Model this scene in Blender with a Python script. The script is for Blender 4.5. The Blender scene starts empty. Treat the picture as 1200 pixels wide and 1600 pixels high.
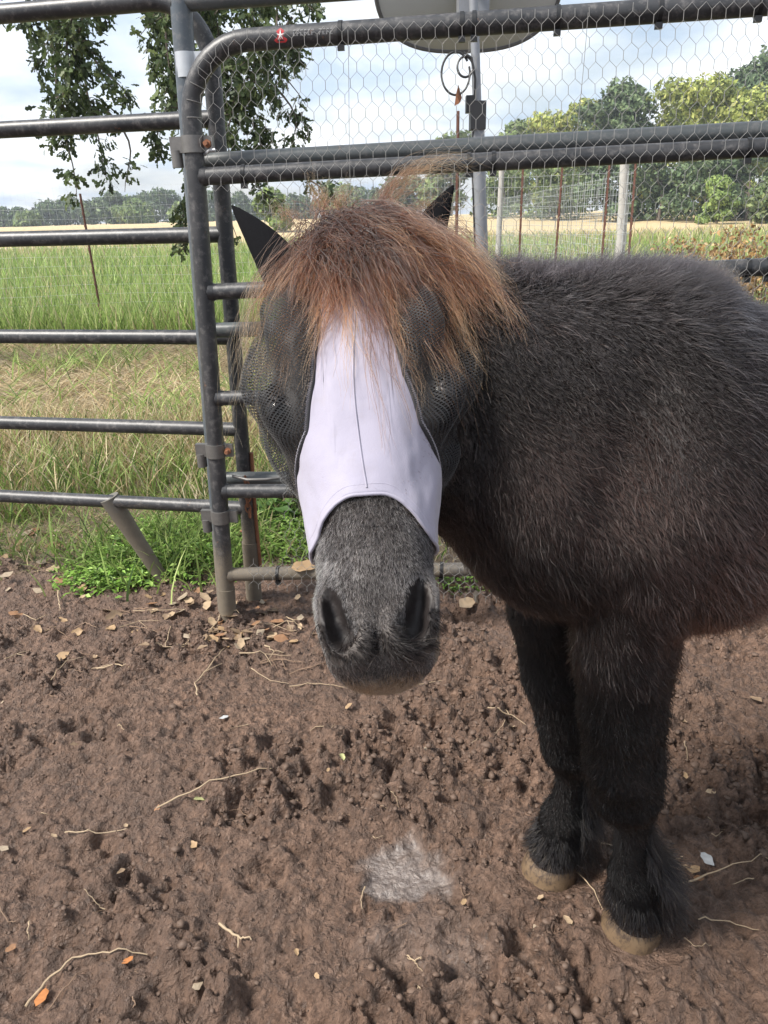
import bpy, math, random
import numpy as np
from mathutils import Matrix, Vector

rng = np.random.default_rng(7)
FURQ = 1.0
random.seed(7)
scene = bpy.context.scene
COL = scene.collection

# ------------------------------------------------------------------ camera
CAM_H, PITCH, ROLL, FPX = 1.16, math.radians(21.9), math.radians(1.5), 1150.0
_F = np.array([0, math.cos(PITCH), -math.sin(PITCH)])
_U0 = np.array([0, math.sin(PITCH), math.cos(PITCH)])
_R0 = np.array([1.0, 0, 0])
_R = math.cos(ROLL) * _R0 - math.sin(ROLL) * _U0
_U = math.sin(ROLL) * _R0 + math.cos(ROLL) * _U0
_C = np.array([0, 0, CAM_H])
cam_data = bpy.data.cameras.new('camera')
cam_data.sensor_fit = 'VERTICAL'
cam_data.sensor_height = 24.0
cam_data.lens = 24.0 * FPX / 1600.0
cam_data.clip_start = 0.02
cam_data.clip_end = 3000
cam = bpy.data.objects.new('camera', cam_data)
COL.objects.link(cam)
m = Matrix.Identity(4)
for i in range(3):
    m[i][0], m[i][1], m[i][2], m[i][3] = _R[i], _U[i], -_F[i], _C[i]
cam.matrix_world = m
scene.camera = cam


def ray(u, v):
    return _F + _R * (u - 600) / FPX - _U * (v - 800) / FPX


def at_k(u, v, k):
    return _C + k * ray(u, v)


def at_z(u, v, z=0.0):
    d = ray(u, v)
    return _C + d * ((z - CAM_H) / d[2])


def at_y(u, v, y):
    d = ray(u, v)
    return _C + d * (y / d[1])


# ------------------------------------------------------------------ sky, sun, exposure
SUN_EL, SUN_AZ = math.radians(50), math.radians(248)      # azimuth from +Y towards +X
world = bpy.data.worlds.new('World')
scene.world = world
world.use_nodes = True
wn, wl = world.node_tree.nodes, world.node_tree.links
wn.clear()


def W(t, **kw):
    n = wn.new(t)
    for k, v in kw.items():
        setattr(n, k, v)
    return n


w_out = W('ShaderNodeOutputWorld')
w_bg = W('ShaderNodeBackground')
w_sky = W('ShaderNodeTexSky', sky_type='NISHITA', sun_disc=False, sun_elevation=SUN_EL, sun_rotation=SUN_AZ)
w_sky.air_density = 1.2
w_sky.dust_density = 2.0
w_co = W('ShaderNodeTexCoord')
w_sep = W('ShaderNodeSeparateXYZ')
wl.new(w_co.outputs['Generated'], w_sep.inputs[0])
w_add = W('ShaderNodeMath', operation='ADD'); w_add.inputs[1].default_value = 0.22
w_mx = W('ShaderNodeMath', operation='MAXIMUM'); w_mx.inputs[1].default_value = 0.0
wl.new(w_sep.outputs['Z'], w_mx.inputs[0])
wl.new(w_mx.outputs[0], w_add.inputs[0])
w_dx = W('ShaderNodeMath', operation='DIVIDE'); w_dy = W('ShaderNodeMath', operation='DIVIDE')
wl.new(w_sep.outputs['X'], w_dx.inputs[0]); wl.new(w_add.outputs[0], w_dx.inputs[1])
wl.new(w_sep.outputs['Y'], w_dy.inputs[0]); wl.new(w_add.outputs[0], w_dy.inputs[1])
w_cmb = W('ShaderNodeCombineXYZ')
wl.new(w_dx.outputs[0], w_cmb.inputs[0]); wl.new(w_dy.outputs[0], w_cmb.inputs[1])
w_no = W('ShaderNodeTexNoise'); w_no.inputs['Scale'].default_value = 1.15
w_no.inputs['Detail'].default_value = 7.0; w_no.inputs['Roughness'].default_value = 0.52
w_no.inputs['Distortion'].default_value = 0.35
wl.new(w_cmb.outputs[0], w_no.inputs['Vector'])
w_rmp = W('ShaderNodeValToRGB')
w_rmp.color_ramp.elements[0].position = 0.34; w_rmp.color_ramp.elements[0].color = (0.30, 0.30, 0.30, 1)
w_rmp.color_ramp.elements[1].position = 0.60; w_rmp.color_ramp.elements[1].color = (1, 1, 1, 1)
wl.new(w_no.outputs['Fac'], w_rmp.inputs[0])
w_no2 = W('ShaderNodeTexNoise'); w_no2.inputs['Scale'].default_value = 2.1; w_no2.inputs['Detail'].default_value = 5.0
wl.new(w_cmb.outputs[0], w_no2.inputs['Vector'])
w_rmp2 = W('ShaderNodeValToRGB')
w_rmp2.color_ramp.elements[0].position = 0.36; w_rmp2.color_ramp.elements[0].color = (0.47, 0.57, 0.72, 1)
w_rmp2.color_ramp.elements[1].position = 0.60; w_rmp2.color_ramp.elements[1].color = (0.88, 0.90, 0.93, 1)
wl.new(w_no2.outputs['Fac'], w_rmp2.inputs[0])
w_scl = W('ShaderNodeVectorMath', operation='SCALE'); w_scl.inputs['Scale'].default_value = 0.085
wl.new(w_sky.outputs[0], w_scl.inputs[0])
w_mix = W('ShaderNodeMix', data_type='RGBA')
wl.new(w_rmp.outputs[0], w_mix.inputs[0])
wl.new(w_scl.outputs[0], w_mix.inputs[6]); wl.new(w_rmp2.outputs[0], w_mix.inputs[7])
wl.new(w_mix.outputs[2], w_bg.inputs['Color'])
w_bg.inputs['Strength'].default_value = 0.86
wl.new(w_bg.outputs[0], w_out.inputs[0])

sun_d = bpy.data.lights.new('sun', 'SUN')
sun_d.energy = 4.0
sun_d.angle = math.radians(15)
sun_d.color = (1.0, 0.95, 0.88)
sun = bpy.data.objects.new('sun', sun_d)
COL.objects.link(sun)
sd = Vector((math.sin(SUN_AZ) * math.cos(SUN_EL), math.cos(SUN_AZ) * math.cos(SUN_EL), math.sin(SUN_EL)))
sun.rotation_euler = sd.to_track_quat('Z', 'Y').to_euler()
sun.location = (-8, -3, 12)

scene.view_settings.view_transform = 'Standard'
scene.view_settings.look = 'None'
scene.view_settings.exposure = 0.92
scene.view_settings.gamma = 1.0
scene.render.engine = 'CYCLES'
scene.cycles.use_denoising = True
scene.cycles.max_bounces = 8
scene.cycles.transparent_max_bounces = 16
scene.cycles_curves.shape = 'RIBBONS'
scene.cycles_curves.subdivisions = 2


# ------------------------------------------------------------------ helpers
def tag(o, label=None, cat=None, group=None, kind=None):
    if label: o['label'] = label
    if cat: o['category'] = cat
    if group: o['group'] = group
    if kind: o['kind'] = kind
    return o


def empty(name, loc=(0, 0, 0), rz=0.0):
    o = bpy.data.objects.new(name, None)
    o.empty_display_size = 0.1
    o.location = loc
    o.rotation_euler = (0, 0, rz)
    COL.objects.link(o)
    return o


def mesh_np(name, V, faces, mat=None, parent=None, smooth=False, colors=None):
    """faces: (n,3)/(n,4) int array or list of lists. colors: per-vertex Nx3/4 -> attribute 'tint'."""
    me = bpy.data.meshes.new(name)
    V = np.asarray(V, np.float32)
    if isinstance(faces, np.ndarray):
        n, k = faces.shape
        me.vertices.add(len(V)); me.vertices.foreach_set('co', V.ravel())
        me.loops.add(n * k); me.loops.foreach_set('vertex_index', faces.astype(np.int32).ravel())
        me.polygons.add(n)
        me.polygons.foreach_set('loop_start', np.arange(0, n * k, k, dtype=np.int32))
        me.polygons.foreach_set('loop_total', np.full(n, k, np.int32))
        me.update(calc_edges=True)
    else:
        me.from_pydata([tuple(map(float, v)) for v in V], [], faces)
        me.update()
    if smooth:
        me.polygons.foreach_set('use_smooth', np.ones(len(me.polygons), bool))
    if colors is not None:
        c = np.asarray(colors, np.float32)
        if c.shape[1] == 3:
            c = np.hstack([c, np.ones((len(c), 1), np.float32)])
        at = me.attributes.new('tint', 'FLOAT_COLOR', 'POINT')
        at.data.foreach_set('color', c.ravel())
    if mat is not None:
        me.materials.append(mat)
    o = bpy.data.objects.new(name, me)
    COL.objects.link(o)
    if parent is not None:
        o.parent = parent
    return o


def vnorm(a):
    a = np.asarray(a, float)
    return a / np.maximum(np.linalg.norm(a, axis=-1, keepdims=True), 1e-12)


class MB:
    """collects tubes / boxes into one mesh"""
    def __init__(s):
        s.V = []; s.Fc = []; s.n = 0

    def add(s, V, Fc):
        s.V.append(np.asarray(V, float))
        s.Fc += [[i + s.n for i in f] for f in Fc]
        s.n += len(V)
        return s

    def tube(s, pts, r, seg=12, cap=True, sx=1.0):
        P = np.asarray(pts, float)
        n = len(P)
        r = np.broadcast_to(np.asarray(r, float), (n,))
        T = np.zeros_like(P)
        T[1:-1] = P[2:] - P[:-2]; T[0] = P[1] - P[0]; T[-1] = P[-1] - P[-2]
        T = vnorm(T)
        up = np.array([0, 0, 1.0]) if abs(T[0][2]) < 0.9 else np.array([0, 1.0, 0])
        N = np.zeros_like(P)
        N[0] = vnorm(np.cross(np.cross(T[0], up), T[0]))
        for i in range(1, n):
            v = N[i - 1] - T[i] * (N[i - 1] @ T[i])
            N[i] = vnorm(v)
        B = np.cross(T, N)
        a = np.linspace(0, 2 * math.pi, seg, endpoint=False)
        V = P[:, None, :] + r[:, None, None] * (np.cos(a)[None, :, None] * N[:, None, :] + sx * np.sin(a)[None, :, None] * B[:, None, :])
        V = V.reshape(-1, 3)
        Fc = []
        for i in range(n - 1):
            for j in range(seg):
                j2 = (j + 1) % seg
                Fc.append([i * seg + j, i * seg + j2, (i + 1) * seg + j2, (i + 1) * seg + j])
        if cap:
            Fc.append(list(range(seg))[::-1]); Fc.append([(n - 1) * seg + j for j in range(seg)])
        return s.add(V, Fc)

    def box(s, c, half, ax=None):
        c = np.asarray(c, float); h = np.asarray(half, float)
        ax = np.eye(3) if ax is None else np.asarray(ax, float)
        b = 0.12 * h.min()
        V = []
        for k in (-1, 1):
            for (x, y) in ((-1, -1), (1, -1), (1, 1), (-1, 1)):
                V.append(c + ax[0] * x * h[0] + ax[1] * y * h[1] + ax[2] * k * h[2])
        return s.add(V, [[3, 2, 1, 0], [4, 5, 6, 7], [0, 1, 5, 4], [1, 2, 6, 5], [2, 3, 7, 6], [3, 0, 4, 7]])

    def build(s, name, mat, parent=None, smooth=True, base=None, sharp=50):
        V = np.vstack(s.V)
        if base is not None:
            V = V - np.asarray(base)
        o = mesh_np(name, V, s.Fc, mat, parent, smooth)
        if smooth:
            o.data.set_sharp_from_angle(angle=math.radians(sharp))
        return o


# --- noise
def _hash(ix, iy, seed):
    h = (ix.astype(np.int64) * 374761393 + iy.astype(np.int64) * 668265263 + seed * 1274126177) & 0xffffffff
    h = ((h ^ (h >> 13)) * 1274126177) & 0xffffffff
    h = h ^ (h >> 16)
    return (h & 0xffff) / 65535.0


def vnoise(x, y, seed=0):
    ix = np.floor(x).astype(np.int64); iy = np.floor(y).astype(np.int64)
    fx = x - ix; fy = y - iy
    fx = fx * fx * fx * (fx * (fx * 6 - 15) + 10); fy = fy * fy * fy * (fy * (fy * 6 - 15) + 10)
    a = _hash(ix, iy, seed); b = _hash(ix + 1, iy, seed); c = _hash(ix, iy + 1, seed); d = _hash(ix + 1, iy + 1, seed)
    return (a * (1 - fx) + b * fx) * (1 - fy) + (c * (1 - fx) + d * fx) * fy


def fbm(x, y, f, octv=4, seed=0, gain=0.5, ridged=False):
    t = np.zeros(np.broadcast(x, y).shape); amp = 1.0; tot = 0
    for o in range(octv):
        ca, sa = math.cos(1.1 * o + seed), math.sin(1.1 * o + seed)
        xr, yr = (x * ca - y * sa) * f + 17.3 * o, (x * sa + y * ca) * f - 9.1 * o
        n = vnoise(xr, yr, seed + o * 13)
        if ridged:
            n = 1 - np.abs(2 * n - 1)
        t += amp * n; tot += amp; amp *= gain; f *= 2.03
    return t / tot


def worley(x, y, f, seed=0):
    """rounded clods: distance-based bumps of random height, one per jittered cell"""
    x, y = x * f, y * f
    ix, iy = np.floor(x).astype(np.int64), np.floor(y).astype(np.int64)
    h = np.zeros(x.shape)
    for dx in (-1, 0, 1):
        for dy in (-1, 0, 1):
            cx, cy = ix + dx, iy + dy
            px = cx + _hash(cx, cy, seed); py = cy + _hash(cx, cy, seed + 1)
            r = 0.35 + 0.55 * _hash(cx, cy, seed + 2)
            a = _hash(cx, cy, seed + 3)
            d2 = ((x - px) ** 2 + (y - py) ** 2) / (r * r)
            h = np.maximum(h, np.sqrt(np.maximum(1 - d2, 0)) * r * (0.25 + 0.9 * a * a))
    return h


def sstep(a, b, x):
    t = np.clip((x - a) / (b - a), 0, 1)
    return t * t * (3 - 2 * t)


# ------------------------------------------------------------------ materials
class NT:
    def __init__(s, name):
        s.m = bpy.data.materials.new(name); s.m.use_nodes = True
        s.t = s.m.node_tree; s.n = s.t.nodes; s.l = s.t.links
        s.b = s.n['Principled BSDF']; s.out = s.n['Material Output']

    def node(s, t, **kw):
        n = s.n.new(t)
        for k, v in kw.items(): setattr(n, k, v)
        return n

    def noise(s, scale, detail=4, rough=0.55, vec=None, out='Fac', dist=0.0):
        n = s.node('ShaderNodeTexNoise')
        n.inputs['Scale'].default_value = scale; n.inputs['Detail'].default_value = detail
        n.inputs['Roughness'].default_value = rough; n.inputs['Distortion'].default_value = dist
        s.l.new(vec if vec is not None else s.obj(), n.inputs['Vector'])
        return n.outputs[out]

    def obj(s):
        if not hasattr(s, '_co'):
            s._co = s.node('ShaderNodeTexCoord')
        return s._co.outputs['Object']

    def ramp(s, fac, stops):
        r = s.node('ShaderNodeValToRGB')
        e = r.color_ramp.elements
        while len(e) < len(stops): e.new(0.5)
        for i, (p, c) in enumerate(stops):
            e[i].position = p
            e[i].color = (*c, 1) if not np.isscalar(c) else (c, c, c, 1)
        s.l.new(fac, r.inputs[0])
        return r.outputs[0]

    def mix(s, fac, a, b, mode='MIX'):
        n = s.node('ShaderNodeMix', data_type='RGBA', blend_type=mode)
        for sock, v in ((n.inputs[0], fac), (n.inputs[6], a), (n.inputs[7], b)):
            if isinstance(v, bpy.types.NodeSocket): s.l.new(v, sock)
            elif np.isscalar(v): sock.default_value = v
            else: sock.default_value = (*v, 1)
        return n.outputs[2]

    def math(s, op, a, b=None):
        n = s.node('ShaderNodeMath', operation=op)
        for i, v in enumerate((a, b)):
            if v is None: continue
            if isinstance(v, bpy.types.NodeSocket): s.l.new(v, n.inputs[i])
            else: n.inputs[i].default_value = v
        return n.outputs[0]

    def attr(s, name, out='Color'):
        n = s.node('ShaderNodeAttribute', attribute_name=name)
        return n.outputs[out]

    def set(s, **kw):
        names = dict(color='Base Color', rough='Roughness', metal='Metallic', spec='Specular IOR Level', sheen='Sheen Weight', sub='Subsurface Weight', coat='Coat Weight', alpha='Alpha', trans='Transmission Weight')
        for k, v in kw.items():
            sock = s.b.inputs[names[k]]
            if isinstance(v, bpy.types.NodeSocket): s.l.new(v, sock)
            elif np.isscalar(v): sock.default_value = v
            else: sock.default_value = (*v, 1)
        return s

    def bump(s, h, strength=0.3, dist=0.01):
        n = s.node('ShaderNodeBump'); n.inputs['Strength'].default_value = strength; n.inputs['Distance'].default_value = dist
        s.l.new(h, n.inputs['Height']); s.l.new(n.outputs[0], s.b.inputs['Normal'])
        return s


def tint_leaf_mat(name, transl=0.35, rough=0.5, spec=0.3):
    """leaf-like: colour from the 'tint' attribute, part of the light passes through"""
    t = NT(name)
    c = t.attr('tint')
    t.set(color=c, rough=rough, spec=spec)
    tr = t.node('ShaderNodeBsdfTranslucent')
    t.l.new(c, tr.inputs[0])
    mx = t.node('ShaderNodeMixShader'); mx.inputs[0].default_value = transl
    t.l.new(t.b.outputs[0], mx.inputs[1]); t.l.new(tr.outputs[0], mx.inputs[2])
    t.l.new(mx.outputs[0], t.out.inputs[0])
    return t.m


def hair_mat(name, rough=0.35, radial=0.6, tip_pow=1.5, ior=1.38):
    """curve strands: colour from the 'tint' curve attribute, tip mixed towards 'tip' attribute"""
    t = NT(name)
    t.n.remove(t.b)
    h = t.node('ShaderNodeBsdfHairPrincipled', model='CHIANG', parametrization='COLOR')
    info = t.node('ShaderNodeHairInfo')
    f = t.math('POWER', info.outputs['Intercept'], tip_pow)
    c = t.mix(f, t.attr('tint'), t.attr('tip'))
    t.l.new(c, h.inputs['Color'])
    h.inputs['Roughness'].default_value = rough
    h.inputs['Radial Roughness'].default_value = radial
    h.inputs['Random Roughness'].default_value = 0.3
    h.inputs['IOR'].default_value = ior
    t.l.new(h.outputs[0], t.out.inputs[0])
    return t.m


def metal_paint(name, base, rough, mud_h=None):
    """powder-coated steel with scuffs and dust; mud splashed on its lowest part"""
    t = NT(name)
    n1 = t.noise(55, 6, 0.7); n2 = t.noise(7, 4, 0.6); n3 = t.noise(240, 3, 0.6)
    dust = t.ramp(n1, [(0.50, 0), (0.78, 1)])
    dust2 = t.ramp(n2, [(0.42, 0), (0.75, 1)])
    c = t.mix(t.math('MULTIPLY', dust, 0.6), base, (0.23, 0.215, 0.205))
    rs = t.ramp(t.noise(21, 6, 0.75), [(0.66, 0), (0.70, 1)])
    c = t.mix(t.math('MULTIPLY', rs, 0.8), c, (0.15, 0.075, 0.042))
    c = t.mix(t.math('MULTIPLY', dust2, 0.35), c, (0.115, 0.11, 0.11))
    if mud_h is not None:
        geo = t.node('ShaderNodeNewGeometry'); sp = t.node('ShaderNodeSeparateXYZ')
        t.l.new(geo.outputs['Position'], sp.inputs[0])
        z = t.math('ADD', sp.outputs['Z'], t.math('MULTIPLY', t.math('SUBTRACT', n2, 0.5), 0.35))
        z = t.math('ADD', z, t.math('MULTIPLY', t.math('SUBTRACT', n3, 0.5), 0.30))
        mk = t.math('SUBTRACT', 1.0, t.math('MINIMUM', t.math('DIVIDE', z, mud_h), 1.0))
        mk = t.ramp(mk, [(0.15, 0), (0.55, 1)])
        c = t.mix(t.math('MULTIPLY', mk, 0.9), c, t.mix(n1, (0.20, 0.165, 0.12), (0.085, 0.068, 0.050)))
        t.set(rough=t.ramp(mk, [(0, rough), (1, 0.85)]))
    else:
        t.set(rough=t.ramp(n1, [(0.3, rough), (0.8, min(1, rough + 0.3))]))
    t.set(color=c, spec=0.5)
    t.bump(t.math('ADD', n3, n1), 0.12, 0.002)
    return t.m


def plain(name, color, rough=0.6, metal=0.0, var=0.25, scale=30, bump=0.1):
    t = NT(name)
    n = t.noise(scale, 5, 0.6)
    c = t.mix(n, tuple(np.array(color) * (1 - var)), tuple(np.minimum(np.array(color) * (1 + var), 1)))
    t.set(color=c, rough=rough, metal=metal)
    if bump: t.bump(n, bump, 0.003)
    return t.m


MAT_RAIL = metal_paint('gate_paint', (0.024, 0.025, 0.028), 0.44, 0.34)
MAT_RAILB = metal_paint('rear_panel_paint', (0.075, 0.085, 0.088), 0.38, 0.50)
MAT_POST = metal_paint('panel_paint', (0.014, 0.016, 0.020), 0.42, 0.40)
MAT_TALL = metal_paint('tall_post_paint', (0.07, 0.085, 0.10), 0.36, 0.40)
MAT_BRACKET = plain('bracket_steel', (0.165, 0.158, 0.15), 0.45, 0.55, 0.3, 80)
MAT_GALV = plain('galvanised_steel', (0.48, 0.50, 0.52), 0.40, 0.5, 0.12, 60)
MAT_RUST = plain('rusty_bolt', (0.24, 0.10, 0.05), 0.75, 0.15, 0.45, 120, 0.3)
MAT_ZIP = plain('zip_tie_nylon', (0.010, 0.010, 0.011), 0.42, 0, 0.1)
MAT_WIRE = plain('galvanised_wire', (0.27, 0.265, 0.255), 0.5, 0.35, 0.3, 60, 0)


# ------------------------------------------------------------------ ground
def mud_amount(x, y):
    """1 on the trampled pen floor, 0 on the pasture beyond the panels"""
    edge = 2.42 + 0.10 * x + 0.35 * (fbm(x, y, 1.6, 3, 21) - 0.5) + 0.25 * (fbm(x, y, 6.0, 2, 5) - 0.5)
    edge = edge + 0.25 * sstep(-0.9, -1.4, x)
    return 1 - sstep(-0.10, 0.12, y - edge)


WET = at_z(640, 1365)[:2]


def wet_amount(x, y):
    d = np.hypot((x - WET[0]) / 0.085, (y - WET[1]) / 0.06) + 2.0 * (fbm(x, y, 17, 4, 77) - 0.5)
    a = 1 - sstep(0.45, 1.15, d)
    w2 = at_z(700, 1490)[:2]
    d2 = np.hypot((x - w2[0]) / 0.13, (y - w2[1]) / 0.075) + 2.6 * (fbm(x, y, 13, 4, 78) - 0.5)
    return np.maximum(a, 0.28 * (1 - sstep(0.3, 1.2, d2)))


HOOF_XY = []
PRINTS = [(rng.uniform(-1.3, 1.5), rng.uniform(0.35, 2.0), rng.uniform(0.045, 0.065)) for _ in range(46)]


def ground_z(x, y):
    x = np.asarray(x, float); y = np.asarray(y, float)
    mud = mud_amount(x, y)
    z = 0.05 * (fbm(x, y, 0.9, 2, 3) - 0.5)
    churn = fbm(x, y, 3.2, 3, 9)
    rough = sstep(0.42, 0.66, churn)
    warp = 0.05 * (fbm(x, y, 9, 2, 31) - 0.5)
    big = fbm(x + warp, y - warp, 11.0, 4, 40, 0.55)
    crumb = fbm(x + 2 * warp, y + warp, 42.0, 4, 50, 0.62)
    ridge = fbm(x + warp, y, 21.0, 4, 60, 0.6, True)
    lump = sstep(0.50, 0.74, fbm(x, y, 26.0, 3, 65, 0.5))
    fine = fbm(x - warp, y + 2 * warp, 75.0, 2, 55, 0.6)
    w2_ = 0.012 * (fbm(x, y, 55, 2, 33) - 0.5)
    near = (np.abs(x) < 2.2) & (y < 3.2) & (y > 0.2)
    clod = np.zeros(x.shape)
    if near.any():
        xn, yn = (x + w2_)[near], (y - w2_)[near]
        rn = rough[near]
        clod[near] = (0.006 + 0.015 * rn) * worley(xn, yn, 24, 3) + (0.011 + 0.012 * rn) * worley(xn, yn, 46, 13) + (0.0085 + 0.004 * rn) * worley(xn + 0.3, yn, 82, 23)
    zm = (0.014 + 0.015 * rough) * (big - 0.5) * 2.0 + (0.014 + 0.016 * rough) * (crumb - 0.5) * 2.0 \
        + (0.007 + 0.008 * rough) * (ridge - 0.6) + (0.004 + 0.015 * rough) * lump + (0.006 + 0.004 * rough) * (fine - 0.5) * 2.0 + clod - 0.006
    for (px, py, pr) in PRINTS:
        d = np.hypot(x - px, y - py) / pr + 0.5 * (big - 0.5) + 0.35 * (crumb - 0.5)
        zm = zm - 0.014 * (1 - sstep(0.55, 1.0, d)) + 0.009 * np.exp(-((d - 1.15) / 0.22) ** 2)
    wet = wet_amount(x, y)
    zm = zm * (1 - 0.70 * wet) - 0.010 * wet
    for (px, py) in HOOF_XY:
        d = np.hypot(x - px, y - py)
        zm = zm * sstep(0.05, 0.13, d) + 0.016 * np.exp(-((d - 0.095) / 0.025) ** 2) * (0.3 + 1.4 * crumb)
    zp = 0.03 * (fbm(x, y, 2.0, 3, 90) - 0.5)
    z = z * np.clip(mud + 0.3, 0, 1) + mud * zm + (1 - mud) * zp
    far = sstep(45, 95, np.hypot(x, y))
    z = z * (1 - sstep(6, 12, np.hypot(x, y))) + far * 0.95
    return z


# pony stance, needed by the ground under its hooves
PO = np.array([0.366, 0.95, 0.0])
PA = math.radians(15)
A_ = np.array([math.cos(PA), math.sin(PA), 0.0]); S_ = np.array([math.sin(PA), -math.cos(PA), 0.0])


def pony_w(p):
    p = np.asarray(p, float)
    return PO + p[..., 0:1] * A_ + p[..., 1:2] * S_ + p[..., 2:3] * np.array([0, 0, 1.0])


def to_pony(P):
    q = np.asarray(P, float) - PO
    return np.stack([q @ A_, q @ S_, q[..., 2]], -1)


HOOVES = [(0.036, 0.056), (-0.042, -0.098), (0.88, 0.125), (0.80, -0.12)]
for h in HOOVES:
    HOOF_XY.append(tuple(pony_w((h[0], h[1], 0))[:2]))


def axis_coords(lo, hi, step, far_lo, far_hi, g=1.16):
    c = list(np.arange(lo, hi, step))
    s, v = step, hi
    while v < far_hi:
        c.append(v); s *= g; v += s
    c.append(far_hi)
    s, v = step * g, lo - step
    pre = []
    while v > far_lo:
        pre.append(v); s *= g; v -= s
    pre.append(far_lo)
    return np.array(pre[::-1] + c)


gx = axis_coords(-1.75, 1.65, 0.0060, -600, 600, 1.13)
gy = axis_coords(0.42, 2.45, 0.0060, -60, 900, 1.13)
GX, GY = np.meshgrid(gx, gy)
GZ = ground_z(GX, GY)
nx, ny = len(gx), len(gy)
idx = np.arange(nx * ny).reshape(ny, nx)
gf = np.stack([idx[:-1, :-1], idx[:-1, 1:], idx[1:, 1:], idx[1:, :-1]], -1).reshape(-1, 4)
gcol = np.stack([mud_amount(GX, GY), wet_amount(GX, GY), np.clip(0.5 + GZ * 14, 0, 1)], -1).reshape(-1, 3)

t = NT('ground_soil')
att = t.node('ShaderNodeAttribute', attribute_name='tint')
sp = t.node('ShaderNodeSeparateColor'); t.l.new(att.outputs['Color'], sp.inputs[0])
MUDF, WETF = sp.outputs[0], sp.outputs[1]
geo = t.node('ShaderNodeNewGeometry')
POSN = geo.outputs['Position']
n1 = t.noise(3.0, 5, 0.6, POSN); n2 = t.noise(52, 7, 0.72, POSN); n3 = t.noise(190, 5, 0.7, POSN); n4 = t.noise(9, 4, 0.6, POSN)
mud = t.ramp(n2, [(0.34, (0.040, 0.023, 0.016)), (0.50, (0.140, 0.083, 0.056)), (0.66, (0.295, 0.186, 0.130))])  # soil tones; noise contrast also paints dark crevices and lit crumb tops
mud = t.mix(t.ramp(n1, [(0.35, 0), (0.68, 1)]), mud, t.mix(n2, (0.054, 0.033, 0.024), (0.205, 0.132, 0.095)))
mud = t.mix(t.math('MULTIPLY', t.ramp(n4, [(0.52, 0), (0.70, 1)]), 0.55), mud, t.mix(n3, (0.115, 0.063, 0.040), (0.265, 0.162, 0.108)))
fleck = t.ramp(t.noise(420, 3, 0.6, POSN), [(0.62, 0), (0.72, 1)])
mud = t.mix(t.math('MULTIPLY', fleck, 0.45), mud, (0.33, 0.23, 0.16))
mud = t.mix(t.math('MULTIPLY', WETF, 0.7), mud, t.mix(t.ramp(n2, [(0.42, 0), (0.62, 1)]), (0.075, 0.060, 0.052), (0.17, 0.148, 0.132)))
sepp = t.node('ShaderNodeSeparateXYZ'); t.l.new(POSN, sepp.inputs[0])
YD = sepp.outputs['Y']
gn = t.noise(0.9, 5, 0.6, POSN)
yw = t.math('ADD', YD, t.math('MULTIPLY', t.math('SUBTRACT', gn, 0.5), 2.0))
soil = t.mix(n2, (0.10, 0.080, 0.048), (0.30, 0.235, 0.15))
straw = t.mix(n3, (0.26, 0.205, 0.12), (0.46, 0.38, 0.25))
green = t.mix(n2, (0.10, 0.155, 0.04), (0.20, 0.26, 0.08))
field = t.mix(t.noise(0.06, 6, 0.65, POSN), (0.40, 0.305, 0.155), (0.55, 0.43, 0.25))
def band(a, b):
    r = t.node('ShaderNodeMapRange'); r.inputs[1].default_value = a; r.inputs[2].default_value = b
    r.interpolation_type = 'SMOOTHSTEP'
    t.l.new(yw, r.inputs[0]); return r.outputs[0]
pas = t.mix(band(4.0, 5.2), soil, straw)
pas = t.mix(band(7.4, 9.0), pas, green)
yf = t.math('ADD', YD, t.math('MULTIPLY', t.math('SUBTRACT', t.noise(0.12, 4, 0.6, POSN), 0.5), 24.0))
yw = yf
pas = t.mix(band(27, 40), pas, field)
col = t.mix(MUDF, pas, mud)
r_m = t.ramp(n4, [(0.35, 0.46), (0.7, 0.72)])
rgh = t.mix(WETF, r_m, (0.36, 0.36, 0.36))
rgh = t.mix(MUDF, (0.9, 0.9, 0.9), rgh)
t.set(color=col, rough=rgh, spec=t.ramp(WETF, [(0, 0.5), (1, 1.0)]), coat=t.math('MULTIPLY', t.math('MULTIPLY', WETF, MUDF), 0.45))
t.b.inputs['Coat Roughness'].default_value = 0.40
hgt = t.math('ADD', t.math('MULTIPLY', n2, 1.0), t.math('MULTIPLY', n3, 0.6))
vor = t.node('ShaderNodeTexVoronoi', feature='SMOOTH_F1'); vor.inputs['Scale'].default_value = 105; vor.inputs['Randomness'].default_value = 1.0
t.l.new(t.mix(0.02, POSN, t.noise(70, 3, 0.6, POSN, 'Color')), vor.inputs['Vector'])
hgt = t.math('SUBTRACT', hgt, t.math('MULTIPLY', vor.outputs['Distance'], 0.9))
hgt = t.math('MULTIPLY', hgt, t.math('SUBTRACT', 1.0, t.math('MULTIPLY', WETF, 0.70)))
t.bump(hgt, 1.0, 0.012)
ground = mesh_np('ground', np.stack([GX, GY, GZ], -1).reshape(-1, 3), gf, t.m, None, True, gcol)
tag(ground, kind='structure')


def gz1(x, y):
    return float(ground_z(np.array([x]), np.array([y]))[0])


# ------------------------------------------------------------------ gate, panels
GP0 = np.array([-0.49, 2.01, 0.0]); GD = vnorm(np.array([1, -0.13, 0])); GN = np.array([GD[1], -GD[0], 0])  # GN: towards the pen


def gpt(g, z, off=0.0):
    return GP0 + GD * g + GN * off + np.array([0, 0, z])


def gate_uv(u, v, off=0.0):
    d = ray(u, v); k = (off - (_C - GP0) @ GN) / (d @ GN); P = _C + k * d
    return float((P - GP0) @ GD), float(P[2])


def arc(c, r, a0, a1, n=9):
    return [(c[0] + r * math.cos(a), c[1] + r * math.sin(a)) for a in np.linspace(a0, a1, n)]


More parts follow.
